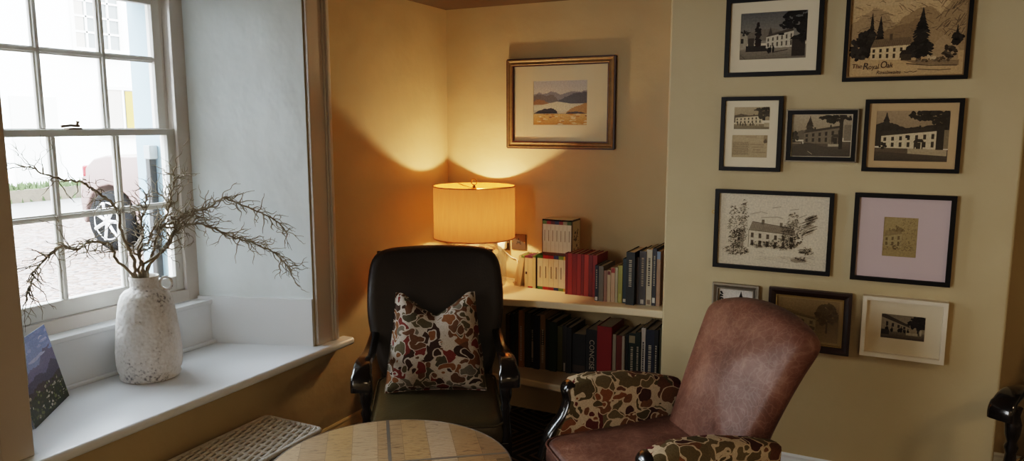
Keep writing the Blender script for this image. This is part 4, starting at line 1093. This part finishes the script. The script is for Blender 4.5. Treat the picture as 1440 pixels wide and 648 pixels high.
# 6 ink drawing
a = Art(.424, .298, 17); a.grad(0, 1, (212, 200, 176), (216, 204, 182), 3); ink = (62, 54, 46)
a.inn(.29, .72, .50, .46, .26, .24, (208, 196, 172), (142, 130, 112), (88, 78, 66), 6, .12, .09, None, 2)
a.line([(.29, .26), (.29, .5), (.72, .46)], .006, ink); a.line([(.32, .62), (.70, .55)], .006, ink)
for i in range(26): u = .3+i*.016; a.line([(u+.02, .61-i*.0028), (u, .51-i*.0016)], .003, (112, 100, 86))
def scrib(u, v, ru, rv, n, c=ink, l=.02, wd=.005):
    for i in range(n):
        an = a.r.uniform(0, 2*PI); q = math.sqrt(a.r.random()); x_ = u+ru*q*math.cos(an); y_ = v+rv*q*math.sin(an); b_ = a.r.uniform(0, PI)
        a.line([(x_, y_), (x_+l*math.cos(b_)*.6, y_+l*math.sin(b_)), (x_+l*math.cos(b_+1), y_+l*math.sin(b_+1)*.8)], wd, c)
scrib(.15, .60, .055, .24, 95); scrib(.24, .62, .045, .30, 110); scrib(.17, .38, .06, .13, 90, (44, 38, 32)); scrib(.18, .20, .12, .07, 110)
for k_ in range(5): a.line([(.19+k_*.012, .24), (.2+k_*.012, .5)], .006, ink)
scrib(.69, .46, .10, .18, 150, (52, 46, 40)); scrib(.70, .66, .04, .12, 40); scrib(.6, .32, .16, .07, 120, (56, 50, 42)); scrib(.40, .30, .08, .05, 40)
for i in range(40): v = a.r.uniform(.45, .72); u = a.r.uniform(.74, .84); a.line([(u, v), (u+.07, v+.05)], .005, (74, 66, 56))
scrib(.82, .25, .06, .05, 50); a.blob(.76, .12, .06, .025, (150, 138, 118)); scrib(.77, .14, .05, .03, 20)
for i in range(24): u = a.r.uniform(.3, .85); v = a.r.uniform(.08, .22); a.line([(u, v), (u+.06, v-.01)], .003, (150, 138, 120))
for p in ([(.3, .72), (.4, .76), (.46, .74)], [(.4, .68), (.55, .70), (.6, .68)], [(.5, .82), (.58, .84)], [(.66, .80), (.74, .82)]): a.line(p, .014, (176, 164, 144))
t, W, H = print_pic('wide black framed ink drawing of an inn between trees', (1.562, 2.017, .957, 1.285), .0155, .022, M_black, None, a, None, name='framed_drawing', artname='ink_drawing')
MB().tube([(-.2275-.006+.0065*math.cos(2*PI*k/14), -.006, .067+.0065*math.sin(2*PI*k/14)) for k in range(14)], .0015, 6, closed=True).build('hanging_ring', M_brass, t, smooth=180)

# 7 lilac mount with small old sketch
aw, ah = .120, .156
a = Art(aw, ah, 18); a.grad(0, 1, (150, 130, 88), (160, 140, 98), 3); ik = (104, 88, 60)
a.inn(.05, .55, .50, .58, .26, .24, (158, 140, 100), (136, 118, 82), (108, 92, 64), 3, .14, .12, None, 2)
for i in range(120):
    u = a.r.uniform(.5, .98); v = a.r.uniform(.2, .95); a.line([(u, v), (u+a.r.uniform(-.05, .05), v+a.r.uniform(-.05, .05))], .007, a.r.choice([ik, (122, 104, 72), (90, 76, 52)]))
for i in range(60):
    u = a.r.uniform(.05, .9); v = a.r.uniform(.16, .34); a.line([(u, v), (u+a.r.uniform(-.06, .06), v+a.r.uniform(-.02, .03))], .008, a.r.choice([ik, (84, 70, 50)]))
a.blob(.38, .24, .07, .05, (92, 76, 52)); a.blob(.38, .24, .045, .03, (140, 122, 84)); a.foliage(.42, .70, .16, .06, (120, 102, 70), 16, .04, 12)
print_pic('black framed small brown sketch in a wide lilac mount', (2.090, 2.428, .953, 1.2915), .0165, .022, M_black, (aw-.006, ah-.006), a, None, mount_m=mat('lilac_mount', rgb(206, 186, 186), .75), hz=.006, hx=-.006, name='framed_drawing', artname='sketch')

# 8 small silver-grey frame
M_greyframe = mat('pewter_frame', rgb(142, 132, 116), .45, .35, nscale=30, namt=.15)
aw, ah = .134, .124
a = Art(aw, ah, 19); a.grad(0, 1, (206, 198, 186), (214, 206, 196), 3)
a.conifer(.66, .40, .92, .20, (28, 26, 24), 9, 4); a.foliage(.06, .70, .06, .20, (30, 28, 26), 24, .035, 4); a.foliage(.66, .40, .25, .08, (32, 30, 27), 30, .04, 4)
a.inn(.08, .5, .50, .44, .2, .2, (190, 182, 168), (90, 84, 76), (70, 64, 58), 4, .12, .1, None, 1); a.grad(0, .2, (150, 142, 130), (170, 162, 150), 3)
t, W, H = print_pic('small pewter framed picture of a dark tree behind the leather chair', (1.5655, 1.7535, .712, .890), .018, .026, M_greyframe, None, a, None, profile='scoop', lining=(.005, M_silver))

# 9 dark brown frame, faded photograph
aw, ah = .222, .170
a = Art(aw, ah, 20); a.grad(.4, 1, (146, 124, 84), (158, 136, 96), 6); a.ridge(.3, [(0, .74), (.2, .72), (.45, .62), (.7, .58), (1, .6)], (134, 114, 78)); a.grad(0, .3, (150, 130, 92), (140, 120, 84), 4)
a.inn(-.1, .62, .66, .52, .18, .24, (164, 146, 108), (122, 104, 70), (112, 96, 66), 5, .06, .05, None, 0); a.foliage(.80, .66, .17, .26, (106, 90, 58), 90, .04, 12); a.rect(.79, .82, .22, .5, (96, 80, 52)); a.foliage(.5, .3, .1, .05, (112, 96, 64), 20, .03, 8)
M_walnut = mat('dark_walnut', rgb(46, 24, 16), .4, nscale=12, namt=.2, coat=.2, stretch=(1, 8, 8))
print_pic('dark brown framed faded photograph of a cottage and tree above the leather chair back', (1.794, 2.104, .644, .894), .028, .026, M_walnut, (aw, ah), a, None, profile='scoop', lining=(.005, mat('gold_slip', rgb(150, 124, 70), .5, .4)), mount_m=mat('old_mount', rgb(176, 152, 104), .85))

# 10 white box frame
M_whiteframe = mat('white_box_frame', rgb(224, 212, 190), .5, nscale=12, namt=.05)
aw, ah = .152, .098
a = Art(aw, ah, 21); a.grad(.3, 1, (150, 138, 116), (128, 118, 100), 6); a.grad(0, .3, (76, 68, 58), (118, 108, 92), 5)
a.poly([(0, .30), (.66, .34), (.66, .5), (0, .86)], (150, 140, 120)); a.poly([(0, .86), (.66, .5), (.64, .60), (.06, 1), (0, 1)], (72, 64, 54))
for i in range(4): u = .12+i*.13; a.rect(u, u+.05, .52-.03*i, .68-.05*i, (54, 48, 42))
a.foliage(.84, .70, .20, .24, (36, 32, 28), 60, .05, 8); a.rect(.82, .86, .24, .5, (40, 36, 30))
for u, h_ in ((.14, .2), (.26, .14), (.42, .18), (.47, .2), (.54, .14), (.62, .12)): a.blob(u, .28+h_/2, .035, h_/2, (36, 32, 28)); a.blob(u, .31+h_, .013, .03, (70, 60, 50))
a.rect(.02, .2, .16, .36, (60, 54, 48)); a.rect(.58, .84, .2, .3, (170, 158, 134)); a.rect(.88, .92, .22, .46, (176, 166, 144))
print_pic('white box framed photograph of people outside a cottage, lowest right of the group', (2.142, 2.4285, .660, .8965), .0155, .036, M_whiteframe, (aw-.004, ah-.004), a, None, y_m=-.016, hz=.004)
# ================================================================== show-wood armchair
def turned(prof, x, y, z0, z1):
    return MB().lathe([(r_, z0+(z1-z0)*f) for r_, f in prof], (x, y, 0), 20)
POST = [(.019, 0), (.022, .04), (.022, .30), (.026, .315), (.018, .34), (.026, .37), (.018, .40), (.021, .44), (.026, .52), (.024, .60), (.016, .72), (.022, .76), (.015, .79), (.024, .84), (.026, .90), (.018, .95), (.024, 1.0)]
def open_armchair(label, loc, rz, seat_m, back_m, wood, group=None, seat_name='seat'):
    t = thing('open_armchair', label, 'armchair', loc, rz, group)
    # seat cushion with piping
    so = dense(rrect(.53, .54, .05, 5), .05)
    Ms = Matrix.Translation((0, -.0, .385)) @ Matrix.Rotation(R(-90), 4, 'X') @ Matrix.Rotation(0, 4, 'Z')
    Ms = Matrix.Translation((0, .0, .355)) @ Matrix.Rotation(R(3), 4, 'X') @ Matrix.Rotation(R(90), 4, 'X')
    st = MB().pad(so, .062, .035, .016, M=Ms).build('seat', seat_m, t, smooth=180)
    pp = MB()
    for s_ in (-1, 1): pp.tube([Ms @ Vector((x*.985, s_*.050, z*.985)) for x, z in so], .0045, 6, closed=True)
    pp.build('piping', seat_m, st, smooth=180)
    # tall rounded back pad, leaning
    half = [(.0, 0), (.16, .0), (.215, .012), (.248, .05), (.272, .14), (.296, .25), (.303, .34), (.300, .43), (.288, .515), (.258, .565), (.20, .588), (.10, .598), (0, .601)]
    out = half+[(-x, z) for x, z in half[-2:0:-1]]
    pts = smooth_path([(x, 0, z) for x, z in out]+[(out[0][0], 0, out[0][1])], 3)[:-1]
    def bend(v):
        wing = (abs(v.x)/.30)**3*.035
        return Vector((v.x, v.y-wing+.0, v.z))
    Mb = Matrix.Translation((0, .205, .425)) @ Matrix.Rotation(R(-14), 4, 'X')
    MB().pad([(p.x, p.z) for p in pts], .055, .042, .02, M=Mb, bend=bend).build('backrest', back_m, t, smooth=180)
    bf = MB()
    for s_ in (-1, 1):
        bf.tube([(s_*.235, .27, .02), (s_*.235, .285, .42), (s_*.245, .36, .80), (s_*.252, .40, .975)], [.018, .02, .018, .015], 8)
    bf.tube([(-.245, .395, .94), (.245, .395, .94)], .014, 8); bf.tube([(-.235, .30, .5), (.235, .30, .5)], .014, 8)
    bf.build('back_frame', wood, t, smooth=50)
    # rails
    r_ = MB(); r_.box(-.28, .28, -.255, -.225, .25, .315); r_.box(-.28, .28, .24, .27, .25, .315)
    for s_ in (-1, 1): r_.box(s_*.282-.012, s_*.282+.012, -.24, .27, .25, .315)
    r_.build('seat_rail', wood, t, bevel=.004)
    for s_ in (-1, 1):
        turned(POST, s_*.270, -.225, .0, .592).build('front_post', wood, t, smooth=40)
        # shaped arm: flat on top, scrolled down in front
        path = smooth_path([(s_*.258, .315, .675), (s_*.266, .20, .642), (s_*.272, .06, .620), (s_*.275, -.08, .626), (s_*.276, -.19, .642), (s_*.277, -.255, .634), (s_*.278, -.296, .598), (s_*.278, -.300, .560)], 6)
        n = len(path); am = MB(); vs = []; 
        for i, p in enumerate(path):
            f = i/(n-1); wd = .017+.020*min(1, f*1.3)+(.004 if f > .8 else 0); th = .013+.003*math.sin(f*PI)
            tg = (path[min(i+1, n-1)]-path[max(i-1, 0)]).normalized(); sd = Vector((1, 0, 0)); nm = sd.cross(tg).normalized()
            if nm.z < 0 and f < .9: nm = -nm
            if i and nm.dot(pn) < 0: nm = -nm
            pn = nm.copy()
            for k in range(12):
                a = 2*PI*k/12; ca, sa = math.cos(a), math.sin(a)
                ca = math.copysign(abs(ca)**.55, ca); sa = math.copysign(abs(sa)**.55, sa)
                vs.append(p+sd*wd*ca+nm*th*sa)
        fs = [(i*12+k, i*12+(k+1) % 12, (i+1)*12+(k+1) % 12, (i+1)*12+k) for i in range(n-1) for k in range(12)]
        fs += [list(range(12)), [(n-1)*12+k for k in range(12)]]
        am.add(vs, fs).build('arm', wood, t, smooth=60)
    return t
ch1 = open_armchair('dark leather armchair with black turned wooden arms under the table lamp', (.566, -1.025, 0), R(32.5), M_darkleather, M_backleather, M_blackwood)
ch3 = open_armchair('black wooden armchair with leaf print seat at the right edge of the photo', (2.985, -.56, 0), R(-33), M_leafwarm, M_backleather, M_blackwood)

# ------------------------------------------------------------------ leaf cushion
def cushion(label, loc, rot, S=.45):
    m = MB(); n = 30; h = S/2; top = []; vs = []
    for side in (-1, 1):
        for j in range(n+1):
            for i in range(n+1):
                u = -1+2*i/n; v = -1+2*j/n
                x = u*h*(1-.06*(1-v*v)); z = v*h*(1-.05*(1-u*u))
                # knife-edge corners and a karate-chop dip in the top edge
                if v > -.3:
                    q = (v+.3)/1.3; z -= .090*q**2*max(0, 1-(abs(u)**1.15)/.80)
                    x *= 1-.20*q
                else: x *= 1+.03*(-.3-v)
                th = .080*(max(0, 1-u**4)*max(0, 1-v**4))**.6*(1-.35*max(0, v)*math.exp(-(u/.4)**2))
                th += .004*math.sin(5*u+3*v)*math.sin(4*v-2*u)*(1-u*u)*(1-v*v)
                vs.append((x, side*th, z+h))
    N1 = (n+1)**2; fs = []
    for s_ in (0, 1):
        for j in range(n):
            for i in range(n):
                a = s_*N1+j*(n+1)+i; fs.append((a, a+1, a+n+2, a+n+1))
    bm = bmesh.new(); bv = [bm.verts.new(v) for v in vs]
    for f in fs: bm.faces.new([bv[i] for i in f])
    bmesh.ops.remove_doubles(bm, verts=bm.verts, dist=1e-5)
    bm.verts.index_update()
    m.add([v.co for v in bm.verts], [[v.index for v in f.verts] for f in bm.faces]); bm.free()
    o = m.build('cushion', M_leaf, smooth=180, loc=loc, rot=rot); tag(o, label, 'cushion')
    e = MB(); edge = []
    for i in range(n): edge.append((-1+2*i/n, -1))
    for i in range(n): edge.append((1, -1+2*i/n))
    for i in range(n): edge.append((1-2*i/n, 1))
    for i in range(n): edge.append((-1, 1-2*i/n))
    pts = []
    for u, v in edge:
        x = u*h*(1-.06*(1-v*v)); z = v*h*(1-.05*(1-u*u))
        if v > -.3: q = (v+.3)/1.3; z -= .090*q**2*max(0, 1-(abs(u)**1.15)/.80); x *= 1-.20*q
        else: x *= 1+.03*(-.3-v)
        pts.append((x, 0, z+h))
    e.tube(pts, .003, 6, closed=True).build('seam', M_leaf, o, smooth=180)
    return o
rz1 = R(31); fw = Vector((math.sin(rz1), -math.cos(rz1), 0))
cp = Vector((.562, -1.027, 0))-fw*.035+Vector((math.cos(rz1), math.sin(rz1), 0))*.0
cushion('leaf print cushion with a dented top standing on the dark leather armchair', (cp.x, cp.y, .428), (R(-16), 0, rz1), .42)

# ================================================================== brown leather chair
def leather_chair(label, loc, rz):
    t = thing('upholstered_armchair', label, 'armchair', loc, rz)
    so = dense(rrect(.54, .56, .06, 5), .05)
    Ms = Matrix.Translation((0, -.005, .390)) @ Matrix.Rotation(R(4), 4, 'X') @ Matrix.Rotation(R(90), 4, 'X')
    st = MB().pad(so, .060, .032, .022, M=Ms).build('seat', M_leather, t, smooth=180)
    pp = MB()
    for s_ in (-1, 1): pp.tube([Ms @ Vector((x*.985, s_*.050, z*.985)) for x, z in so], .0045, 6, closed=True)
    pp.build('piping', M_leather, st, smooth=180)
    # back: straight sides widening upward, arched top, padded face rolling round the edges
    half = [(0, 0), (.14, 0), (.205, .008), (.222, .04), (.232, .15), (.248, .28), (.264, .41), (.274, .485), (.269, .515), (.243, .537), (.18, .561), (.10, .578), (0, .585)]
    out = half+[(-x, z) for x, z in half[-2:0:-1]]
    pts = smooth_path([(x, 0, z) for x, z in out]+[(out[0][0], 0, out[0][1])], 4)[:-1]
    def bend(v): return Vector((v.x, v.y+.22*(v.z/.56)**2*.30, v.z))
    Mb = Matrix.Translation((0, .225, .40)) @ Matrix.Rotation(R(-17), 4, 'X')
    bk = MB().pad([(p.x, p.z) for p in pts], .055, .050, .028, rings=6, M=Mb, bend=bend).build('backrest', M_leather, t, smooth=180)
    rl = MB(); rl.pad(dense(rrect(.52, .50, .04, 4), .06), .045, .02, 0, M=Matrix.Translation((0, 0, .300)) @ Matrix.Rotation(R(90), 4, 'X'))
    rl.build('seat_base', M_leather, t, smooth=180)
    for s_ in (-1, 1):
        # upholstered arm: side outline (y,z), rolled over the top
        prof = [(-.222, .30), (-.228, .40), (-.198, .45), (-.168, .505), (-.148, .55), (-.155, .58), (-.138, .603), (-.07, .613), (.06, .605), (.18, .588), (.26, .571), (.27, .47), (.26, .30)]
        am = MB(); no = dense(prof, .035); n = len(no); vs = []; sec = [(-1, 0.0), (-.9, .012), (-.6, .022), (0, .026), (.6, .022), (.9, .012), (1, 0.0)]
        cy = sum(p[0] for p in no)/n; cz = sum(p[1] for p in no)/n
        rings = []
        for q, (wf, gr) in enumerate(sec):
            ring = []
            for y, z in no:
                top = max(0, (z-.485)/.13); wid = .036+.012*min(1, top); x = s_*(.292+(.018 if z > .485 else 0)*top+.02*max(0, -y)/.26)
                d = Vector((y-cy, z-cz)); L = d.length or 1
                ring.append((x+s_*wf*wid, y+d.x/L*gr, z+d.y/L*gr if z > .45 else z))
            rings.append(ring)
        for r_ in rings: vs += r_
        fs = [(j*n+k, j*n+(k+1) % n, (j+1)*n+(k+1) % n, (j+1)*n+k) for j in range(len(rings)-1) for k in range(n)]
        fs += [list(range(n)), [(len(rings)-1)*n+k for k in range(n)]]
        am.add(vs, fs).build('arm', M_leafwarm, t, smooth=70)
        # polished black facing that sweeps down the front of the arm
        path = smooth_path([(s_*.312, -.140, .603), (s_*.314, -.163, .603), (s_*.315, -.178, .585), (s_*.313, -.172, .545), (s_*.308, -.192, .49), (s_*.304, -.245, .425), (s_*.300, -.275, .34)], 7)
        MB().tube(path, [.024]*3+[.027]*(len(path)-9)+[.026]*6, 14, flat=(1.35, .52)).build('arm_facing', M_blackwood, t, smooth=60)
        MB().lathe([(.014, 0), (.018, .02), (.020, .08), (.028, .22), (.030, .245)], (s_*.245, -.235, 0), 18).build('leg', M_blackwood, t, smooth=40)
        MB().tube([(s_*.22, .33, 0), (s_*.22, .27, .16), (s_*.22, .25, .26)], [.015, .02, .022], 12).build('leg', M_blackwood, t, smooth=50)
    return t
ch2 = leather_chair('worn brown leather armchair with leaf print arms, facing the table', (1.530, -1.222, 0), R(-46.5))

# ================================================================== round table
TZ = .50; TR_ = .380
tb = thing('coffee_table', 'round plank topped coffee table crossed by zinc strips in the foreground', 'table', (.880, -1.781, 0), R(37.6))
MB().lathe([(.0, TZ-.034), (TR_-.004, TZ-.034), (TR_-.002, TZ-.002), (TR_-.006, TZ), (.0, TZ)], seg=96, cap=False).build('tabletop', M_tablewood, tb, smooth=35)
MB().lathe([(TR_-.0045, TZ-.038), (TR_, TZ-.038), (TR_+.0005, TZ-.001), (TR_-.004, TZ+.0004), (TR_-.0045, TZ-.001)], seg=96, cap=False).build('rim_band', M_strip, tb, smooth=35)
MB().box(-.0055, .0055, -TR_+.005, TR_-.005, TZ, TZ+.0008).build('metal_strip', M_strip, tb)
MB().box(-TR_+.007, -.0055, .0295, .0405, TZ, TZ+.0008).build('metal_strip', M_strip, tb)
MB().box(.0055, TR_-.007, .0295, .0405, TZ, TZ+.0008).build('metal_strip', M_strip, tb)
MB().lathe([(.0, TZ-.060), (.20, TZ-.060), (.20, TZ-.035), (.0, TZ-.035)], seg=40, cap=False).build('top_plate', M_iron, tb, smooth=35)
for k_ in range(4):
    a = R(45+90*k_); MB().tube([(.17*math.cos(a), .17*math.sin(a), TZ-.05), (.26*math.cos(a), .26*math.sin(a), .012), (.27*math.cos(a), .27*math.sin(a), 0)], .012, 10).build('leg', M_iron, tb, smooth=50)
MB().tube([(.225*math.cos(2*PI*k/48), .225*math.sin(2*PI*k/48), .20) for k in range(48)], .007, 8, closed=True).build('stretcher_ring', M_iron, tb, smooth=180)

# ================================================================== wicker hamper
hx0, hx1, hy0, hy1, HZ = .035, .318, -2.16, -1.457, .402
hm = thing('wicker_hamper', 'grey woven wicker hamper standing below the window sill', 'hamper', ((hx0+hx1)/2, (hy0+hy1)/2, 0))
wx, wy = (hx1-hx0)/2, (hy1-hy0)/2
def weave(mb, O, U, V, Nn, lu, lv, pitch_u, pitch_v, rad):
    """strands run along U, spaced along V, passing over and under stakes along V spaced pitch_u"""
    O, U, V, Nn = map(Vector, (O, U, V, Nn)); nv = int(lv/pitch_v); nu = int(lu/pitch_u)
    for j in range(nv):
        pts = []; grp = j % 2
        for i in range(nu*3+1):
            u = lu*i/(nu*3); ph = PI*u/pitch_u+PI*grp
            pts.append(O+U*u+V*((j+.5)*lv/nv+.004*math.sin(ph+.8))+Nn*(.0052*math.sin(ph)))
        mb.tube(pts, rad, 5)
    for i in range(nu+1):
        u = lu*i/nu; mb.tube([O+U*u, O+U*u+V*lv], rad*.9, 5)
lid = MB(); weave(lid, (-wx+.006, -wy+.006, HZ-.010), (0, 1, 0), (1, 0, 0), (0, 0, 1), 2*wy-.012, 2*wx-.012, .040, .0128, .0062)
lo_ = lid.build('lid', M_wicker, hm, smooth=180)
MB().tube([(p[0], p[1], HZ-.012) for p in rrect(2*wx, 2*wy, .02, 5)], .010, 8, closed=True).build('lid_border', M_wicker, lo_, smooth=180)
MB().box(-wx+.01, wx-.01, -wy+.01, wy-.01, HZ-.030, HZ-.020).build('lid_gap_shade', M_wickerdark, lo_)  # dark slab painted as the shade showing between the lid strands
bd = MB(); weave(bd, (wx-.004, -wy+.006, .02), (0, 1, 0), (0, 0, 1), (1, 0, 0), 2*wy-.012, HZ-.05, .028, .0105, .0045)
weave(bd, (-wx+.006, wy-.004, .02), (1, 0, 0), (0, 0, 1), (0, 1, 0), 2*wx-.012, HZ-.05, .028, .0105, .0045)
weave(bd, (-wx+.006, -wy+.004, .02), (1, 0, 0), (0, 0, 1), (0, -1, 0), 2*wx-.012, HZ-.05, .028, .0105, .0045)
bo = bd.build('body', M_wicker, hm, smooth=180)
MB().box(-wx+.008, wx-.012, -wy+.012, wy-.012, .012, HZ-.032).build('body_gap_shade', M_wickerdark, bo)  # dark block whose colour stands for shade behind the side weave
MB().tube([(p[0], p[1], .010) for p in rrect(2*wx, 2*wy, .02, 5)], .010, 8, closed=True).build('base_border', M_wicker, bo, smooth=180)

# ================================================================== vase and twigs
VX, VY = -.297, -1.713
va = thing('vase', 'tall white crackled vase with small ring handle on the window sill', 'vase', (VX, VY, SILL))
pv = [(.0, .0), (.100, .0), (.106, .004), (.109, .012), (.106, .022), (.112, .034), (.1165, .06), (.1165, .11), (.110, .19), (.103, .25), (.095, .295), (.086, .322), (.072, .338), (.056, .345), (.0505, .350), (.050, .372), (.053, .388), (.051, .393), (.047, .390), (.045, .350), (.0, .34)]
MB().lathe([(r_, z) for r_, z in pv], seg=64, cap=False).build('body', M_vase, va, smooth=50)
vd = Vector((.893, .451, 0))
rg_ = [Vector((.082, 0, .364))+Vector((.024*math.cos(2*PI*k/28), 0, .024*math.sin(2*PI*k/28))) for k in range(28)]
MB().tube([vd*p.x+Vector((0, 0, p.z)) for p in rg_], .005, 8, closed=True).build('ring_handle', M_vase, va, smooth=180)

rt = random.Random(21)
def curly(mb, p, d, L, r0, wig=1.0, droop=0., depth=0):
    """curling twig"""
    st_ = .008; n = max(5, int(L/st_)); pts = [p.copy()]; rad = [r0]; ax = Vector((rt.uniform(-1, 1), rt.uniform(-1, 1), rt.uniform(-1, 1))).normalized(); ph = rt.uniform(0, 6)
    for i in range(n):
        d = d+ax.cross(d)*(.52*wig*math.sin(ph+i*.9))+Vector((rt.uniform(-1, 1), rt.uniform(-1, 1), rt.uniform(-1, 1)))*.24*wig+Vector((0, 0, -droop*.05))
        d.normalize()
        q = pts[-1]+d*st_
        # stay inside the window recess
        lim = XF+.075
        if q.x < lim: q.x = lim; d.x = abs(d.x)
        k = (-q.x)/.5
        if q.x < 0 and q.y > YB-.02+(FB-YB)*k: q.y = YB-.02+(FB-YB)*k; d.y = -abs(d.y)
        pts.append(q); rad.append(r0*(1-.75*(i+1)/n))
        if depth < 2 and i > 2 and rt.random() < (.11 if depth == 0 else .05):
            dd = (d+Vector((rt.uniform(-1, 1), rt.uniform(-1, 1), rt.uniform(-1, 1)))*.8).normalized()
            curly(mb, q, dd, L*rt.uniform(.25, .5), r0*.7, wig*1.1, droop, depth+1)
    mb.tube(pts, rad, 5)
def branch(name, label, px, e0, e1, r0, r1, twigs, tw0=.35, L=(.05, .13), droop=0.):
    """stem through pixel sightings on the upright plane e0-e1, with curled twigs"""
    pts = [on_wall(a, b, e0, e1) for a, b in px]
    base = Vector((VX, VY, SILL+.30)); top = Vector((VX, VY, SILL+.392)); off = pts[0]-top; off.z = 0
    if off.length > .036: off = off*(.036/off.length)
    pts[0] = top+off; pts = [base+off*.4]+pts
    pts = [Vector((max(p.x, XF+.07), p.y, p.z)) for p in pts]
    sp_ = smooth_path(pts, 5); n = len(sp_)
    for i in range(6, n-1): sp_[i] = sp_[i]+Vector((rt.uniform(-1, 1), rt.uniform(-1, 1), rt.uniform(-1, 1)))*.0035
    m = MB(); m.tube(sp_, [r0+(r1-r0)*(i/(n-1))**.8 for i in range(n)], 8)
    for k in range(twigs):
        f = tw0+(1-tw0)*(k+rt.random())/twigs; i = min(n-2, int(f*(n-1))); d0 = (sp_[i+1]-sp_[i]).normalized()
        dd = (d0*.6+Vector((rt.uniform(-1, 1), rt.uniform(-.7, .7), rt.uniform(-.8, .9)))*.8).normalized()
        curly(m, sp_[i], dd, rt.uniform(*L), r1*rt.uniform(.8, 1.25), 1.0, droop)
    o = m.build(name, M_bark, smooth=180); return tag(o, label, 'twig', 'contorted twigs in the white vase')
Va = (VX, VY)
branch('contorted_branch', 'low left twig in the vase, arching over and drooping toward the cards', [(186, 388), (164, 364), (155, 345), (128, 340), (108, 351), (86, 346), (66, 363), (50, 378), (44, 397), (36, 417)], Va, (-.40, -2.15), .0062, .0026, 60, .25, (.06, .15), .5)
branch('contorted_branch', 'upper left twig in the vase, reaching high across the window panes', [(191, 388), (189, 366), (178, 345), (168, 320), (167, 298), (150, 280), (134, 268), (116, 257), (91, 252), (65, 246), (46, 237), (26, 232)], Va, (-.41, -2.15), .0078, .0022, 40, .38, (.06, .14))
branch('contorted_branch', 'upper right twig in the vase, highest of those over the plaster reveal', [(200, 388), (203, 371), (220, 360), (238, 342), (247, 322), (254, 305), (272, 297), (293, 293), (313, 279), (338, 287), (366, 299), (393, 313), (404, 330)], Va, (-.02, -1.27), .0066, .0026, 80, .25, (.05, .13), .2)
branch('contorted_branch', 'lower right twig in the vase, its tip nearest the architrave', [(204, 388), (210, 372), (228, 352), (244, 330), (262, 316), (290, 317), (316, 328), (336, 336), (354, 341), (382, 353), (399, 368), (409, 382)], Va, (-.03, -1.25), .0060, .0026, 80, .3, (.05, .12), .5)
branch('contorted_branch', 'short upright twig in the vase, curling against the middle of the window', [(196, 388), (197, 370), (194, 350), (202, 330), (198, 312), (204, 296), (205, 282), (210, 274)], Va, (-.30, -1.3), .0058, .0026, 40, .3, (.06, .14))
branch('contorted_branch', 'upright twig in the vase, tallest over the right window stile', [(208, 388), (214, 360), (220, 336), (228, 312), (238, 292), (240, 276), (244, 256), (243, 242)], Va, (-.25, -1.3), .0060, .0024, 50, .3, (.06, .15))
branch('contorted_branch', 'tangled middle twig in the vase, bending right across the window frame', [(198, 388), (200, 372), (196, 352), (210, 338), (216, 320), (228, 318), (246, 312), (262, 300), (280, 296)], Va, (-.14, -1.32), .0055, .0024, 50, .3, (.06, .15))

# ================================================================== cards on the sill
P0 = Vector((-.175, -2.225, SILL+.001)); P1 = Vector((-.368, -1.992, SILL+.001))
ed = (P1-P0); LW = ed.length; ed.normalize(); nr = Vector((-ed.y, ed.x, 0)); 
if nr.x < 0: nr = -nr
up = (Vector((0, 0, 1))*.975-nr*.22).normalized(); CH = .272
a = Art(LW, CH, 31)
a.grad(.5, 1, (168, 178, 220), (136, 157, 214), 10); a.ridge(.3, [(0, .50), (.15, .56), (.35, .62), (.55, .60), (.75, .74), (.9, .80), (1, .70)], (131, 126, 157), .01)
a.ridge(.2, [(0, .42), (.2, .48), (.45, .52), (.65, .46), (.85, .58), (1, .52)], (108, 105, 123), .012); a.ridge(0, [(0, .40), (.2, .36), (.4, .42), (.7, .36), (1, .40)], (97, 92, 92), .012)
a.grad(0, .3, (66, 71, 58), (90, 92, 82), 5)
for i in range(120): a.blob(a.r.random(), a.r.uniform(.04, .36), a.r.uniform(.008, .03), a.r.uniform(.006, .02), a.r.choice([(131, 136, 97), (178, 173, 155), (82, 87, 66), (207, 201, 186), (110, 105, 90)]))
for i in range(30): a.blob(a.r.random(), a.r.uniform(.66, .98), a.r.uniform(.05, .14), .02, a.r.choice([(178, 188, 233), (152, 168, 220), (201, 207, 240)]))
cdn = thing('brochure', 'standing folded brochure with a mountain landscape cover at the left of the sill', 'brochure', P0)
yv = up.cross(ed).normalized(); up = ed.cross(yv).normalized()
Mx = Matrix(((ed.x, yv.x, up.x), (ed.y, yv.y, up.y), (ed.z, yv.z, up.z))).to_4x4()
fc = a.build('cover_picture', None, 0, m=art_mat('glossy_print', .25, .06)); fc.parent = cdn; fc.matrix_local = Mx @ Matrix.Translation((LW/2, -.0012, CH/2))
bl = MB().box(0, LW, 0, .0012, 0, CH).build('front_leaf', cover((214, 220, 226)), cdn); bl.matrix_local = Mx
# second leaf folds back from the hidden spine edge
e2 = (ed*.95-nr*.30).normalized(); y2 = up.cross(e2).normalized(); u2 = e2.cross(y2).normalized(); Mx2 = Matrix(((e2.x, y2.x, u2.x), (e2.y, y2.y, u2.y), (e2.z, y2.z, u2.z))).to_4x4()
b2 = MB().box(0, LW*.92, .003, .0045, 0, CH*.99).build('back_leaf', cover((176, 196, 214)), cdn); b2.matrix_local = Mx2
c2 = thing('card', 'pale blue card leaning behind the mountain brochure beside the window jamb', 'card', P0-nr*.075+ed*.02)
b3 = MB().box(0, LW*.62, 0, .0016, 0, CH*1.02).build('card_face', cover((128, 150, 182)), c2); b3.matrix_local = Mx
b4 = MB().box(.004, LW*.62-.004, -.0004, 0, CH*.60, CH*1.0).build('printed_panel', cover((150, 172, 204)), c2); b4.matrix_local = Mx
